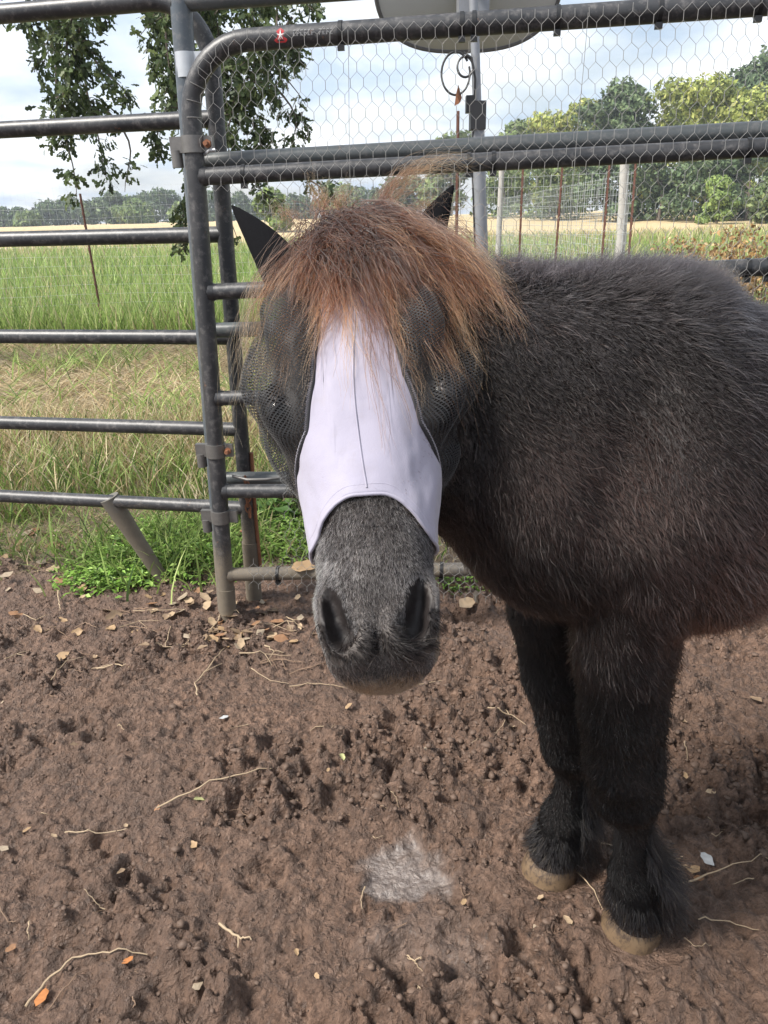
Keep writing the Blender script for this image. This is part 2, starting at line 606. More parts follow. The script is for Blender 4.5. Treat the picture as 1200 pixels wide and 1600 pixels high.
def clamp(root, c, axis, side, r, mats, barrel=True, bolt=True, base=(0, 0, 0), name='hinge_clamp'):
    """pipe clamp: band round the pipe, lug with a pin barrel on one side, bolt on the other"""
    c = np.asarray(c, float); axis = vnorm(axis); side = vnorm(side); nrm = np.cross(side, axis)
    b = MB().tube([c - axis * 0.019, c + axis * 0.019], r + 0.005, 20)
    b.box(c - side * (r + 0.018), (0.016, 0.008, 0.018), (side, nrm, axis))
    b.box(c + side * (r + 0.014), (0.013, 0.006, 0.018), (side, nrm, axis))
    o = b.build(name, mats[0], root, base=base)
    if barrel:
        p = c - side * (r + 0.022)
        MB().tube([p - axis * 0.050, p - axis * 0.012], 0.014, 12).build('pin_barrel', mats[0], o, base=base)
    if bolt:
        p = c + side * (r + 0.014)
        MB().tube([p + GN * 0.005, p + GN * 0.012], 0.010, 6).tube([p + GN * 0.012, p + GN * 0.026], 0.0055, 8).build('bolt', mats[1], o, base=base)
    return o


gate = empty('livestock_gate', tuple(gpt(0.03, 0)))
GB = np.array(gate.location)
tag(gate, 'front black pipe gate covered with chicken wire and zip ties', 'gate')
g_top = gate_uv(297, 150); g_bot = gate_uv(352, 900)
GL = 2.30
def g_up(z):
    return g_bot[0] + (g_top[0] - g_bot[0]) * (z - g_bot[1]) / (g_top[1] - g_bot[1])
zt0 = gate_uv(450, 58)[1]; zt1 = gate_uv(1200, 5)[1]
def ztop(g): return zt0 + (zt1 - zt0) * (g - 0.30) / 1.04
R_B = 0.155
gu = g_up(1.40)
pts = [(g_up(z), z) for z in (0.055, 0.4, 0.8, 1.2)] + arc((gu + R_B, ztop(gu + R_B) - R_B), R_B, math.pi, math.pi / 2, 11)
pts += [(g, ztop(g)) for g in (0.5, 1.0, 1.5, GL - 0.2)]
pts += arc((GL - R_B, ztop(GL) - R_B), R_B, math.pi / 2, 0, 9) + [(GL, 0.6), (GL, 0.10)]
MB().tube([gpt(*p) for p in pts], 0.0235, 18).build('frame_tube', MAT_RAIL, gate, base=GB)
MB().tube([gpt(g_up(-0.06), -0.06), gpt(g_up(0.115), 0.115)], 0.0265, 16).build('foot_sleeve', MAT_RAIL, gate, base=GB)
rails = []
for a, b in (((330, 275), (1200, 230)), ((330, 456), (1200, 417)), ((345, 622), (1200, 606)), ((360, 767), (1200, 768)), ((372, 897), (700, 890))):
    ga, za = gate_uv(*a); gb, zb = gate_uv(*b)
    sl = (zb - za) / (gb - ga)
    z0 = za + sl * (g_up(za) - ga); z1 = za + sl * (GL - ga)
    rails.append((z0, z1))
    r = MB().tube([gpt(g_up(z0) + 0.010, z0), gpt(GL - 0.01, z1)], 0.0205, 16).build('rail', MAT_RAIL, gate, base=GB)
    pw = gpt(g_up(z0), z0)
    MB().tube([gpt(g_up(z0) + 0.016, z0), gpt(g_up(z0) + 0.030, z0)], [0.0245, 0.0212], 16, False).build('weld', MAT_RAIL, r, base=GB)
def zrail(i, g):
    if i < 0: return ztop(g)
    z0, z1 = rails[i]; a = g_up(z0); return z0 + (z1 - z0) * (g - a) / (GL - a)

# chicken wire
CW, CH = 0.0292, 0.0305
t_side = 0.0165
segs = []
ncol = int((GL - 0.12) / CW); nrow = int(1.50 / CH)
P = {}
def hexpt(i, j, k):
    """vertical side (i,j): k=0 bottom, 1 top; rows are offset by half a cell"""
    g = 0.085 + (i + 0.5 * (j % 2)) * CW; z = 0.115 + j * CH + k * t_side
    return g, z
def jitter(g, z):
    dg = 0.006 * (fbm(np.array([g]), np.array([z]), 14, 2, 4)[0] - 0.5) + 0.03 * (fbm(np.array([g]), np.array([z]), 2.2, 2, 8)[0] - 0.5)
    dz = 0.006 * (fbm(np.array([g]), np.array([z]), 14, 2, 5)[0] - 0.5) + 0.035 * (fbm(np.array([g]), np.array([z]), 2.0, 2, 6)[0] - 0.5)
    of = 0.0235 + 0.008 * fbm(np.array([g]), np.array([z]), 5, 2, 7)[0]
    return g + dg, z + dz, of
gi, gj = np.meshgrid(np.arange(ncol + 1), np.arange(nrow + 1), indexing='ij')
def lattice(k):
    g = 0.085 + (gi + 0.5 * (gj % 2)) * CW; z = 0.115 + gj * CH + k * t_side
    dg = 0.006 * (fbm(g, z, 14, 2, 4) - 0.5) + 0.03 * (fbm(g, z, 2.2, 2, 8) - 0.5)
    dz = 0.006 * (fbm(g, z, 14, 2, 5) - 0.5) + 0.035 * (fbm(g, z, 2.0, 2, 6) - 0.5)
    of = 0.0230 + 0.008 * fbm(g, z, 5, 2, 7)
    g, z = g + dg, z + dz
    return GP0 + GD * g[..., None] + GN * of[..., None] + np.stack([0 * z, 0 * z, z], -1), g, z
LB, gB_, zB_ = lattice(0); LT, gT_, zT_ = lattice(1)
def inside(g, z):
    c = (gu + R_B, ztop(gu + R_B) - R_B)
    corner = (g < c[0]) & (z > c[1]) & (np.hypot(g - c[0], z - c[1]) > R_B + 0.012)
    return (z < zt0 + (zt1 - zt0) * (g - 0.30) / 1.04 + 0.018) & ~corner & (g > np.where((z < 1.22) & (z > 0.24), 0.20, 0.075))
A0, B0 = [], []
TH = []
okB, okT = inside(gB_, zB_), inside(gT_, zT_)
mk = okB & okT
A0.append(LB[mk]); B0.append(LT[mk]); TH.append(np.full(mk.sum(), 0.00068))
for j in range(nrow):
    if j % 2 == 0:
        pairs = [(slice(0, ncol + 1), slice(0, ncol + 1)), (slice(1, ncol + 1), slice(0, ncol))]
    else:
        pairs = [(slice(0, ncol + 1), slice(0, ncol + 1)), (slice(0, ncol), slice(1, ncol + 1))]
    for sa, sb in pairs:
        ok = okT[sa, j] & okB[sb, j + 1]
        A0.append(LT[sa, j][ok]); B0.append(LB[sb, j + 1][ok]); TH.append(np.full(ok.sum(), 0.00045))
A0, B0, TH = np.vstack(A0), np.vstack(B0), np.concatenate(TH)


def wires_mesh(name, A, B, r, mat, parent=None, base=(0, 0, 0), sides=4):
    T = vnorm(B - A)
    ref = np.where(np.abs(T[:, 2:3]) < 0.8, np.array([[0, 0, 1.0]]), np.array([[0, 1.0, 0]]))
    N = vnorm(np.cross(T, ref)); Bn = np.cross(T, N)
    a = np.linspace(0, 2 * math.pi, sides, endpoint=False)
    ring = (np.cos(a)[None, :, None] * N[:, None] + np.sin(a)[None, :, None] * Bn[:, None]) * np.asarray(r)[:, None, None]
    V = np.concatenate([A[:, None] + ring, B[:, None] + ring], 1)
    n = len(A)
    f = np.array([[j, (j + 1) % sides, sides + (j + 1) % sides, sides + j] for j in range(sides)])
    Fc = (np.arange(n) * 2 * sides)[:, None, None] + f[None]
    return mesh_np(name, V.reshape(-1, 3) - np.asarray(base), Fc.reshape(-1, 4), mat, parent, True)


wires_mesh('chicken_wire', A0, B0, TH, MAT_WIRE, gate, GB)
# a straight tension wire or two, and wire ends curled round the bend
for u in (548, 905):
    g0, _ = gate_uv(u, 150)
    MB().tube([gpt(g0 + 0.004 * math.sin(z * 9), z, 0.031) for z in np.linspace(0.9, ztop(g0), 14)], 0.0007, 5).build('tension_wire', MAT_WIRE, gate, base=GB)
for a in np.linspace(math.pi * 1.0, math.pi * 0.62, 6):
    c = (gu + R_B + R_B * math.cos(a), ztop(gu + R_B) - R_B + R_B * math.sin(a))
    rad = np.array([math.cos(a), math.sin(a)])
    loop = [gpt(c[0] + rad[0] * 0.0247 * math.cos(b), c[1] + rad[1] * 0.0247 * math.cos(b), 0.0247 * math.sin(b)) for b in np.linspace(math.pi * 0.45, math.pi * 1.1, 8)]
    MB().tube(loop, 0.0011, 5).build('wire_end', MAT_WIRE, gate, base=GB)


def zip_tie(i, u, v):
    g = gate_uv(u, v)[0]; z = zrail(i, g)
    r = 0.0235 if i < 0 else 0.0205
    o = MB().tube([gpt(g - 0.0045, z), gpt(g + 0.0045, z)], r + 0.0022, 16)
    o = o.build('zip_tie', MAT_ZIP, gate, base=GB)
    MB().box(gpt(g, z - r - 0.006, 0.010), (0.0075, 0.006, 0.006), (GD, GN, np.array([0, 0, 1.0]))).build('zip_head', MAT_ZIP, o, base=GB)
for i, u, v in ((-1, 533, 50), (-1, 722, 38), (-1, 741, 37), (-1, 871, 28), (-1, 1030, 15), (-1, 1185, 6), (0, 382, 272), (0, 733, 255), (0, 771, 252), (0, 1168, 232),
                (1, 1167, 418), (1, 1198, 417), (4, 435, 895), (4, 690, 890)):
    zip_tie(i, u, v)
# maker's plate and faint lettering on the top tube
MAT_RED = plain('red_enamel', (0.42, 0.03, 0.035), 0.4, 0, 0.1)
MAT_WHITE = plain('white_print', (0.72, 0.70, 0.68), 0.5, 0, 0.05, bump=0)
MAT_GREYP = plain('grey_print', (0.16, 0.16, 0.165), 0.55, 0, 0.15, bump=0)
gs, zs = gate_uv(442, 57)
pl = MB(); e = 0.0246
tri = [(0, 0.016), (0.0085, 0.009), (0.0150, -0.010), (0.010, -0.0145), (-0.010, -0.0145), (-0.0150, -0.010), (-0.0085, 0.009)]
def on_tube(dg, dz, e_):
    a = dz / 0.0235
    return gpt(gs + dg, ztop(gs) + e_ * math.sin(a), e_ * math.cos(a))
V = [on_tube(x, y, 0.0241) for x, y in tri] + [on_tube(0, 0, 0.0246)]
pl.add(V, [[i, (i + 1) % 7, 7] for i in range(7)])
plate = pl.build('maker_badge', MAT_RED, gate, base=GB)
st = MB()
for k in range(5):
    a = math.pi / 2 + k * 2 * math.pi / 5
    d = np.array([math.cos(a), math.sin(a)]); p = np.array([-d[1], d[0]])
    L = 0.010 if k else 0.012
    V = [on_tube(*(d * L), 0.0252), on_tube(*(p * 0.0020), 0.0254), on_tube(*(-d * 0.001), 0.0254), on_tube(*(-p * 0.0020), 0.0254)]
    st.add(V, [[0, 1, 2, 3]])
st.build('badge_star', MAT_WHITE, plate, base=GB)
le = MB()
for k in range(11):
    if k == 6: continue
    x = 0.030 + k * 0.0085
    for dx, dz, hw, hh in ((0, 0.003, 0.0012, 0.006), (0.0028, 0.008, 0.0024, 0.0011), (0.0028, -0.0022 + 0.004 * (k % 2), 0.0022, 0.0010)):
        V = [on_tube(x + dx + sx * hw, dz + sz * hh, 0.0241) for sx, sz in ((-1, -1), (1, -1), (1, 1), (-1, 1))]
        le.add(V, [[0, 1, 2, 3]])
le.build('worn_lettering', MAT_GREYP, plate, base=GB)
# hinges on the gate upright
for u, v, br in ((300, 226, True), (337, 703, True), (348, 806, False)):
    g, z = gate_uv(u, v)
    clamp(gate, gpt(g_up(z), z), (0, 0, 1), GD, 0.0235, (MAT_BRACKET, MAT_RUST), True, br, GB)

# rear panel right behind the gate: tall post and pale rails
RO = -0.075
tall = empty('rear_panel', tuple(gpt(0.03, 0, RO)))
TB = np.array(tall.location)
tag(tall, 'grey pipe panel with a tall straight post standing close behind the gate', 'panel')
tp = gate_uv(283, 10, RO); tq = gate_uv(352, 930, RO)
MB().tube([gpt(tq[0] - 0.005, -0.05, RO), gpt(tp[0], tp[1], RO), gpt(tp[0] + 0.004, 2.02, RO)], 0.0255, 18).build('post', MAT_TALL, tall, base=TB)
for a, b in (((320, 253), (1200, 203)), ((345, 516), (1200, 492)), ((365, 748), (1200, 745)), ((320, 1), (1200, -62))):
    ga, za = gate_uv(*a, RO); gb, zb = gate_uv(*b, RO)
    s_ = (zb - za) / (gb - ga)
    MB().tube([gpt(tp[0] - 0.02, za + s_ * (tp[0] - ga), RO), gpt(GL + 0.05, za + s_ * (GL - ga), RO)], 0.0205, 16).build('rail', MAT_RAILB, tall, base=TB)
MB().tube([gpt(GL + 0.05, 0.0, RO), gpt(GL + 0.05, 2.02, RO)], 0.0255, 16).build('post', MAT_TALL, tall, base=TB)
g, z = gate_uv(291, 103, RO)
MB().tube([gpt(tp[0] - 0.001, z - 0.027, RO), gpt(tp[0], z + 0.027, RO)], 0.0285, 20).box(gpt(tp[0] + 0.034, z, RO + 0.012), (0.022, 0.003, 0.027), (GD, GN, np.array([0, 0, 1.0]))).build('clamp_band', MAT_GALV, tall, base=TB)
# chain latch on the inner side
cl = MB()
c0 = gpt(0.085, 0.455, -0.03)
for k in range(7):
    c = c0 + np.array([0.004 * math.sin(k), 0.004 * k, -0.019 * k])
    ax = GD if k % 2 else GN
    cl.tube([c + np.array([0, 0, 0.014]) * math.cos(a) + ax * 0.008 * math.sin(a) for a in np.linspace(0, 2 * math.pi, 11)], 0.0026, 6, False)
cl.build('latch_chain', MAT_RUST, tall, base=TB)
MB().tube([gpt(0.055, 0.475, -0.01), gpt(0.10, 0.468, 0.0), gpt(0.155, 0.470, 0.0), gpt(0.19, 0.468, -0.02)], 0.0045, 8).build('latch_rod', MAT_BRACKET, tall, base=TB)
MB().tube([gpt(0.075, 1.31, 0.0), gpt(0.095, 1.318, 0.015), gpt(0.108, 1.318, 0.015)], 0.004, 8).build('latch_hook', MAT_GALV, tall, base=TB)

# left panel: rounded right end behind the gate post, six rails, slanting foot
LDv = vnorm(np.array([-0.72, 0.145, 0])); LU = np.array([-0.438, 2.165, 0.0])
lp = empty('corral_panel', tuple(LU))
LBs = LU.copy()
tag(lp, 'black six-rail pipe panel with a slanting foot in front of the grass', 'panel')
def lpt(d, z): return LU + LDv * d + np.array([-0.0, 0, z]) + np.array([0.030, -0.01, 0]) * (z / 1.45)
LL = 2.5
zr = [1.671, 1.405, 1.124, 0.846, 0.572, 0.316]
rb = 0.15
pp = [(0, 0.02), (0, 0.5), (0, 1.0)] + [(rb - rb * math.cos(a), 1.671 - rb + rb * math.sin(a)) for a in np.linspace(0, math.pi / 2, 10)] + [(0.8, 1.671), (1.6, 1.671)]
pp += [(LL - rb + rb * math.sin(a), 1.671 - rb + rb * math.cos(a)) for a in np.linspace(0, math.pi / 2, 9)] + [(LL, 0.9), (LL, 0.0)]
MB().tube([lpt(*p) for p in pp], 0.0225, 18).build('frame_tube', MAT_POST, lp, base=LBs)
MB().tube([lpt(0, -0.04), lpt(0, 0.20)], 0.0262, 16).build('foot_sleeve', MAT_RAIL, lp, base=LBs)
for z in zr[1:]:
    MB().tube([lpt(0.0, z), lpt(LL, z)], 0.0212, 16).build('rail', MAT_RAIL if z < 0.6 else MAT_POST, lp, base=LBs)
bt = lpt(0.475, 0.330); bb = at_z(262, 917, -0.02)
MB().tube([bt, bt * 0.5 + bb * 0.5, bb], [0.030, 0.0235, 0.021], 16, sx=1.1).build('slanting_foot', MAT_RAILB, lp, base=LBs)
# rusty stay rod by the left panel's foot
MB().tube([lpt(-0.028, 0.50), lpt(-0.026, 0.30), lpt(-0.030, 0.10)], 0.006, 8).tube([lpt(-0.028, 0.235), lpt(0.028, 0.235)], 0.004, 8).build('stay_rod', MAT_RUST, lp, base=LBs)


# ------------------------------------------------------------------ satellite dish behind the gate
MX = at_y(747, 250, 3.3)
mast = empty('satellite_dish', (MX[0], 3.3, 0))
MBs = np.array(mast.location)
tag(mast, 'grey satellite dish seen from behind on a steel mast with coiled cable', 'satellite dish')
MAT_MAST = plain('mast_steel', (0.24, 0.25, 0.27), 0.45, 0.3, 0.2, 25)
MAT_DISH = plain('dish_enamel', (0.45, 0.47, 0.49), 0.5, 0.0, 0.06, 9)
MAT_RIM = plain('dish_rim', (0.12, 0.12, 0.125), 0.55, 0.0, 0.1, 20)
MAT_CABLE = plain('black_cable', (0.02, 0.02, 0.022), 0.5, 0, 0.1)
mb_ = at_y(752, 360, 3.3); ms = (at_y(745, 150, 3.3) - mb_)
def mpt(z): return mb_ + ms * ((z - mb_[2]) / ms[2])
MB().tube([mpt(-0.05), mpt(1.55)], 0.026, 18).build('mast', MAT_MAST, mast, base=MBs)
MB().tube([mpt(1.50), mpt(2.20)], 0.0175, 14).build('upper_tube', MAT_MAST, mast, base=MBs)
MB().box(mpt(1.52), (0.030, 0.034, 0.050)).box(mpt(1.56) + np.array([-0.03, -0.01, 0]), (0.016, 0.02, 0.03)).build('bracket', MAT_CABLE, mast, base=MBs)
dc = np.array([0.405, 3.52, 2.02]); tilt = math.radians(33)
du = np.array([1.0, 0, 0]); dv = np.array([0, -math.sin(tilt), math.cos(tilt)]); dn = np.cross(du, dv)   # dn: away from the pen
dn = dn if dn[1] > 0 else -dn
nr, na = 10, 56
V = []; Fc = []
def se(a, p=2.7): return math.copysign(abs(math.cos(a)) ** (2 / p), math.cos(a)), math.copysign(abs(math.sin(a)) ** (2 / p), math.sin(a))
for side in (0, 1):
    for i in range(nr + 1):
        q = i / nr
        for j in range(na):
            a = 2 * math.pi * j / na
            c, s2 = se(a)
            V.append(dc + du * 0.385 * q * c + dv * 0.285 * q * s2 + dn * (0.075 * q * q - (0.004 if side else 0)))
for side in (0, 1):
    o0 = side * (nr + 1) * na
    for i in range(nr):
        for j in range(na):
            f = [o0 + i * na + j, o0 + i * na + (j + 1) % na, o0 + (i + 1) * na + (j + 1) % na, o0 + (i + 1) * na + j]
            Fc.append(f if side == 0 else f[::-1])
dish = MB().add(V, Fc).build('reflector', MAT_DISH, mast, base=MBs)
MB().tube([dc + du * 0.385 * se(a)[0] + dv * 0.285 * se(a)[1] + dn * 0.073 for a in np.linspace(0, 2 * math.pi, 72)], 0.010, 8, False).build('rim', MAT_RIM, dish, base=MBs)
for sx in (-1, 1):
    p = dc + du * 0.052 * sx - dv * 0.185
    MB().tube([p - dn * 0.012 + dn * 0.03, p - dn * 0.02], 0.010, 8).build('bolt', MAT_GALV, dish, base=MBs)
MB().box(dc + dn * 0.0 + np.array([0, -0.06, -0.02]), (0.06, 0.05, 0.11)).tube([mpt(1.98), dc + np.array([0, -0.05, 0])], 0.02, 10).build('mount', MAT_MAST, mast, base=MBs)
cx = at_y(712, 115, 3.27)
cb = MB()
def loop(cx, r, a0, a1, n, sq=1.0): return [cx + np.array([r * math.cos(a), 0.01 * math.sin(a), sq * r * math.sin(a)]) for a in np.linspace(a0, a1, n)]
cb.tube(loop(cx, 0.055, 0.6, 6.6, 28, 1.35), 0.0045, 6)
cb.tube(loop(cx + np.array([0.035, -0.01, 0.02]), 0.03, 0.2, 6.0, 20, 1.2), 0.0045, 6)
cb.tube([cx + np.array([0.03, 0, 0.07]), cx + np.array([0.06, -0.01, 0.05]), cx + np.array([0.075, -0.01, -0.02]), mpt(1.36) + np.array([-0.028, 0, 0]), mpt(0.9) + np.array([-0.029, 0, 0])], 0.004, 6)
cb.build('coiled_cable', MAT_CABLE, mast, base=MBs)
dl = at_y(716, 148, 3.26)
MB().add([dl + np.array(p) for p in ((0, 0, 0.035), (0.016, 0.01, -0.01), (0.005, -0.012, -0.03), (-0.014, 0.004, -0.038), (-0.010, -0.01, 0.0))], [[0, 1, 2], [0, 2, 4], [4, 2, 3], [0, 4, 3], [1, 3, 2]]).build('caught_leaf', MAT_RUST, mast, base=MBs)

# ------------------------------------------------------------------ wire pasture fence with rusty posts
MAT_TPOST = plain('rusty_post_steel', (0.16, 0.075, 0.055), 0.8, 0.1, 0.4, 60)
MAT_WOOD = plain('weathered_post_wood', (0.42, 0.40, 0.37), 0.85, 0, 0.2, 15)
MAT_FWIRE = plain('pale_fence_wire', (0.55, 0.57, 0.57), 0.45, 0.2, 0.1, bump=0)
FY = 8.6
wf = empty('wire_fence', (0, FY, 0))
tag(wf, 'pale welded wire fence on rusty posts behind the pen', 'fence')
FB = np.array(wf.location)
cnr = at_y(990, 300, FY)[0]
fx0 = -7.5
def fz(x): return 0.0
Aw, Bw = [], []
for z in np.arange(0.12, 1.56, 0.10):
    xs = np.arange(fx0, cnr, 0.6)
    for x in xs:
        s0 = 0.012 * math.sin(x * 2.3 + z * 5); s1 = 0.012 * math.sin((x + 0.6) * 2.3 + z * 5)
        Aw.append((x, FY, z + s0)); Bw.append((min(x + 0.6, cnr), FY, z + s1))
    for y in np.arange(FY, FY + 14, 1.4):
        Aw.append((cnr + 0.10 * (y - FY) / 1.4 * 0.8, y, z)); Bw.append((cnr + 0.10 * (y + 1.4 - FY) / 1.4 * 0.8, y + 1.4, z))
for x in np.arange(fx0, cnr, 0.075):
    Aw.append((x, FY + 0.003, 0.05)); Bw.append((x + 0.008 * math.sin(x * 7), FY + 0.003, 1.54 + 0.01 * math.sin(x * 3)))
for y in np.arange(FY, FY + 14, 0.15):
    Aw.append((cnr + 0.057 * (y - FY), y, 0.05)); Bw.append((cnr + 0.057 * (y - FY), y, 1.54))
wires_mesh('woven_wire', np.array(Aw), np.array(Bw), np.where(np.array(Aw)[:, 0] < 0.5, 0.0009, 0.0019), MAT_FWIRE, wf, FB, 3)
def tpost(x, y, h, lean=0.0, mat=MAT_TPOST, w=0.011, nm='post'):
    b = MB()
    top = np.array([x + lean * h, y, h])
    ax = vnorm(top - np.array([x, y, 0.0]))
    sd_ = np.array([1.0, 0, 0]); fr = np.cross(ax, sd_)
    b.box((np.array([x, y, -0.1]) + top) / 2, (w, 0.004, (h + 0.1) / 2), (sd_, fr, ax))
    b.box((np.array([x, y, -0.1]) + top) / 2 - fr * 0.014, (0.004, 0.012, (h + 0.1) / 2), (sd_, fr, ax))
    if nm == 'post':
        for z in np.arange(0.3, h, 0.12):
            b.box(np.array([x + lean * z, y, z]) - fr * 0.028, (0.007, 0.004, 0.015), (sd_, fr, ax))
    return b.build(nm, mat, wf, base=FB)
for u, h, l in ((128, 1.46, -0.01), (815, 1.66, 0.0), (872, 1.64, 0.015), (948, 1.6, 0.0), (993, 1.66, -0.02)):
    tpost(at_y(u, 300, FY)[0], FY - 0.02, h, l)
tpost(at_y(711, 250, FY)[0], FY - 0.25, 2.12, 0.0, w=0.016)
px_ = at_y(976, 300, FY + 0.4)
MB().tube([(px_[0], FY + 0.4, -0.1), (px_[0] + 0.01, FY + 0.4, 0.9), (px_[0] - 0.03, FY + 0.4, 1.68)], [0.058, 0.054, 0.05], 10).build('corner_post', MAT_WOOD, wf, base=FB)
px_ = at_y(780, 300, FY + 0.2)
MB().tube([(px_[0], FY + 0.2, -0.1), (px_[0] + 0.02, FY + 0.2, 1.6)], [0.035, 0.03], 9).build('wooden_stake', MAT_WOOD, wf, base=FB)


# ------------------------------------------------------------------ pony: head frame
HP = at_k(541, 352, 0.850); HM = at_k(592, 1030, 0.692)
H_T = vnorm(HM - HP); HLEN = float(np.linalg.norm(HM - HP))
_n0 = _C - (HP + HM) / 2
_n0 = vnorm(_n0 - H_T * (_n0 @ H_T))
_w0 = vnorm(np.cross(H_T, _n0))
if _w0[0] < 0: _w0 = -_w0
_yaw = math.radians(3)
H_N = vnorm(math.cos(_yaw) * _n0 - math.sin(_yaw) * _w0)
H_W = vnorm(_w0 - H_N * (_w0 @ H_N))
# profile along the face: t (m from the crown), half width, half depth, height of the nose line
PT = np.array([-0.02, 0.03, 0.09, 0.15, 0.20, 0.25, 0.30, 0.35, 0.40, 0.44, 0.466, 0.484])
PW = np.array([0.055, 0.078, 0.096, 0.103, 0.096, 0.082, 0.072, 0.063, 0.057, 0.057, 0.056, 0.047])
PD = np.array([0.060, 0.085, 0.105, 0.118, 0.122, 0.112, 0.092, 0.074, 0.062, 0.056, 0.052, 0.044])
PN = np.array([-0.045, -0.012, 0.004, 0.008, 0.006, 0.002, 0.000, 0.000, 0.002, 0.000, -0.010, -0.022])


def prof(t, a):
    """smooth interpolation (Catmull-Rom through a fine table)"""
    return np.interp(t, _FT, a)


def _fine(y):
    tt = np.linspace(PT[0], PT[-1], 400)
    yi = np.interp(tt, PT, y)
    k = np.hanning(45); k /= k.sum()
    yp = np.pad(yi, 22, mode='edge')
    return np.convolve(yp, k, mode='valid')
_FT = np.linspace(PT[0], PT[-1], 400)
FW, FD, FN = _fine(PW), _fine(PD), _fine(PN)
SE = 2.3


def head_pt(t, th, off=0.0):
    """point on the head at t, angle th (0 = front of the face, + = towards H_W), pushed out by off"""
    t = np.asarray(t, float); th = np.asarray(th, float); off = np.asarray(off, float)
    hw, hd = prof(t, FW) + off, prof(t, FD) + off
    c = prof(t, FN) - prof(t, FD)
    s, co = np.sin(th), np.cos(th)
    w = hw * np.sign(s) * np.abs(s) ** (2 / SE)
    n = hd * np.sign(co) * np.abs(co) ** (2 / SE) + c
    t, w, n = np.broadcast_arrays(t, w, n)
    return HP + t[..., None] * H_T + w[..., None] * H_W + n[..., None] * H_N


def head_coords(P):
    q = P - HP
    return q @ H_T, q @ H_W, q @ H_N


def head_sdf(P):
    t, w, n = head_coords(P)
    tc = np.clip(t, PT[0], PT[-1])
    hw, hd = prof(tc, FW), prof(tc, FD)
    # the lower half of the head narrows towards the jaw
    nn = n - (prof(tc, FN) - hd)
    hw2 = hw * (1 - 0.22 * sstep(0, 1, -nn / hd))
    f = ((np.abs(w) / hw2) ** SE + (np.abs(nn) / hd) ** SE) ** (1 / SE)
    d = (f - 1) * np.minimum(hw2, hd) * 0.9
    over = np.maximum(np.maximum(t - PT[-1], PT[0] - t), 0)
    r_end = 0.035
    return np.where(over > 0, np.sqrt(np.maximum(d + r_end, 0) ** 2 + over ** 2) - r_end, d)


# ------------------------------------------------------------------ pony: signed distance body, one continuous surface
H = 0.0062
LO = np.array([-0.62, -0.36, 0.0]); HI = np.array([1.16, 0.50, 1.26])
gxs = [np.arange(LO[i], HI[i], H) for i in range(3)]
GSH = tuple(len(g) for g in gxs)
D = np.full(GSH, 0.5, np.float32)


def smin(a, b, k):
    h = np.clip(0.5 + 0.5 * (b - a) / k, 0, 1)
    return b * (1 - h) + a * h - k * h * (1 - h)


def region(lo, hi, pad=0.10):
    sl = []
    for i in range(3):
        a = int(np.searchsorted(gxs[i], lo[i] - pad)); b = int(np.searchsorted(gxs[i], hi[i] + pad))
        sl.append(slice(max(a, 0), max(b, 1)))
    X = np.meshgrid(*[gxs[i][sl[i]] for i in range(3)], indexing='ij')
    return tuple(sl), X


def add_cone(a, b, ra, rb, k=0.04, zs=1.0, ss=1.0):
    """round cone a->b (pony frame), optionally stretched in z / s"""
    a, b = np.array(a, float), np.array(b, float)
    r = max(ra, rb)
    sl, (X, Y, Z) = region(np.minimum(a, b) - r * np.array([1, ss, zs]), np.maximum(a, b) + r * np.array([1, ss, zs]))
    sc = np.array([1, 1 / ss, 1 / zs])
    ab = (b - a) * sc
    px, py, pz = (X - a[0]), (Y - a[1]) / ss, (Z - a[2]) / zs
    h = np.clip((px * ab[0] + py * ab[1] + pz * ab[2]) / (ab @ ab), 0, 1)
    d = np.sqrt((px - h * ab[0]) ** 2 + (py - h * ab[1]) ** 2 + (pz - h * ab[2]) ** 2) - (ra + (rb - ra) * h)
    D[sl] = smin(D[sl], d.astype(np.float32), k)


def add_ell(c, r, k=0.06, rot=0.0):
    c, r = np.array(c, float), np.array(r, float)
    R = r.max()
    sl, (X, Y, Z) = region(c - R, c + R)
    x, y, z = X - c[0], Y - c[1], Z - c[2]
    ca, sa = math.cos(rot), math.sin(rot)
    x, z = ca * x + sa * z, -sa * x + ca * z
    k0 = np.sqrt((x / r[0]) ** 2 + (y / r[1]) ** 2 + (z / r[2]) ** 2)
    k1 = np.sqrt((x / r[0] ** 2) ** 2 + (y / r[1] ** 2) ** 2 + (z / r[2] ** 2) ** 2)
    d = k0 * (k0 - 1) / np.maximum(k1, 1e-6)
    D[sl] = smin(D[sl], d.astype(np.float32), k)


# trunk
add_ell((0.48, 0, 0.793), (0.52, 0.250, 0.198), 0.05)
add_ell((0.00, 0, 0.832), (0.230, 0.198, 0.200), 0.07)
add_ell((-0.13, -0.01, 0.800), (0.145, 0.158, 0.145), 0.07)
add_ell((0.84, 0, 0.825), (0.25, 0.23, 0.220), 0.10)
add_ell((-0.005, 0.100, 0.81), (0.12, 0.100, 0.17), 0.06, 0.25)
add_ell((-0.005, -0.100, 0.81), (0.12, 0.100, 0.17), 0.06, 0.25)
add_cone((-0.08, 0, 0.968), (0.34, 0, 0.932), 0.066, 0.06, 0.06)
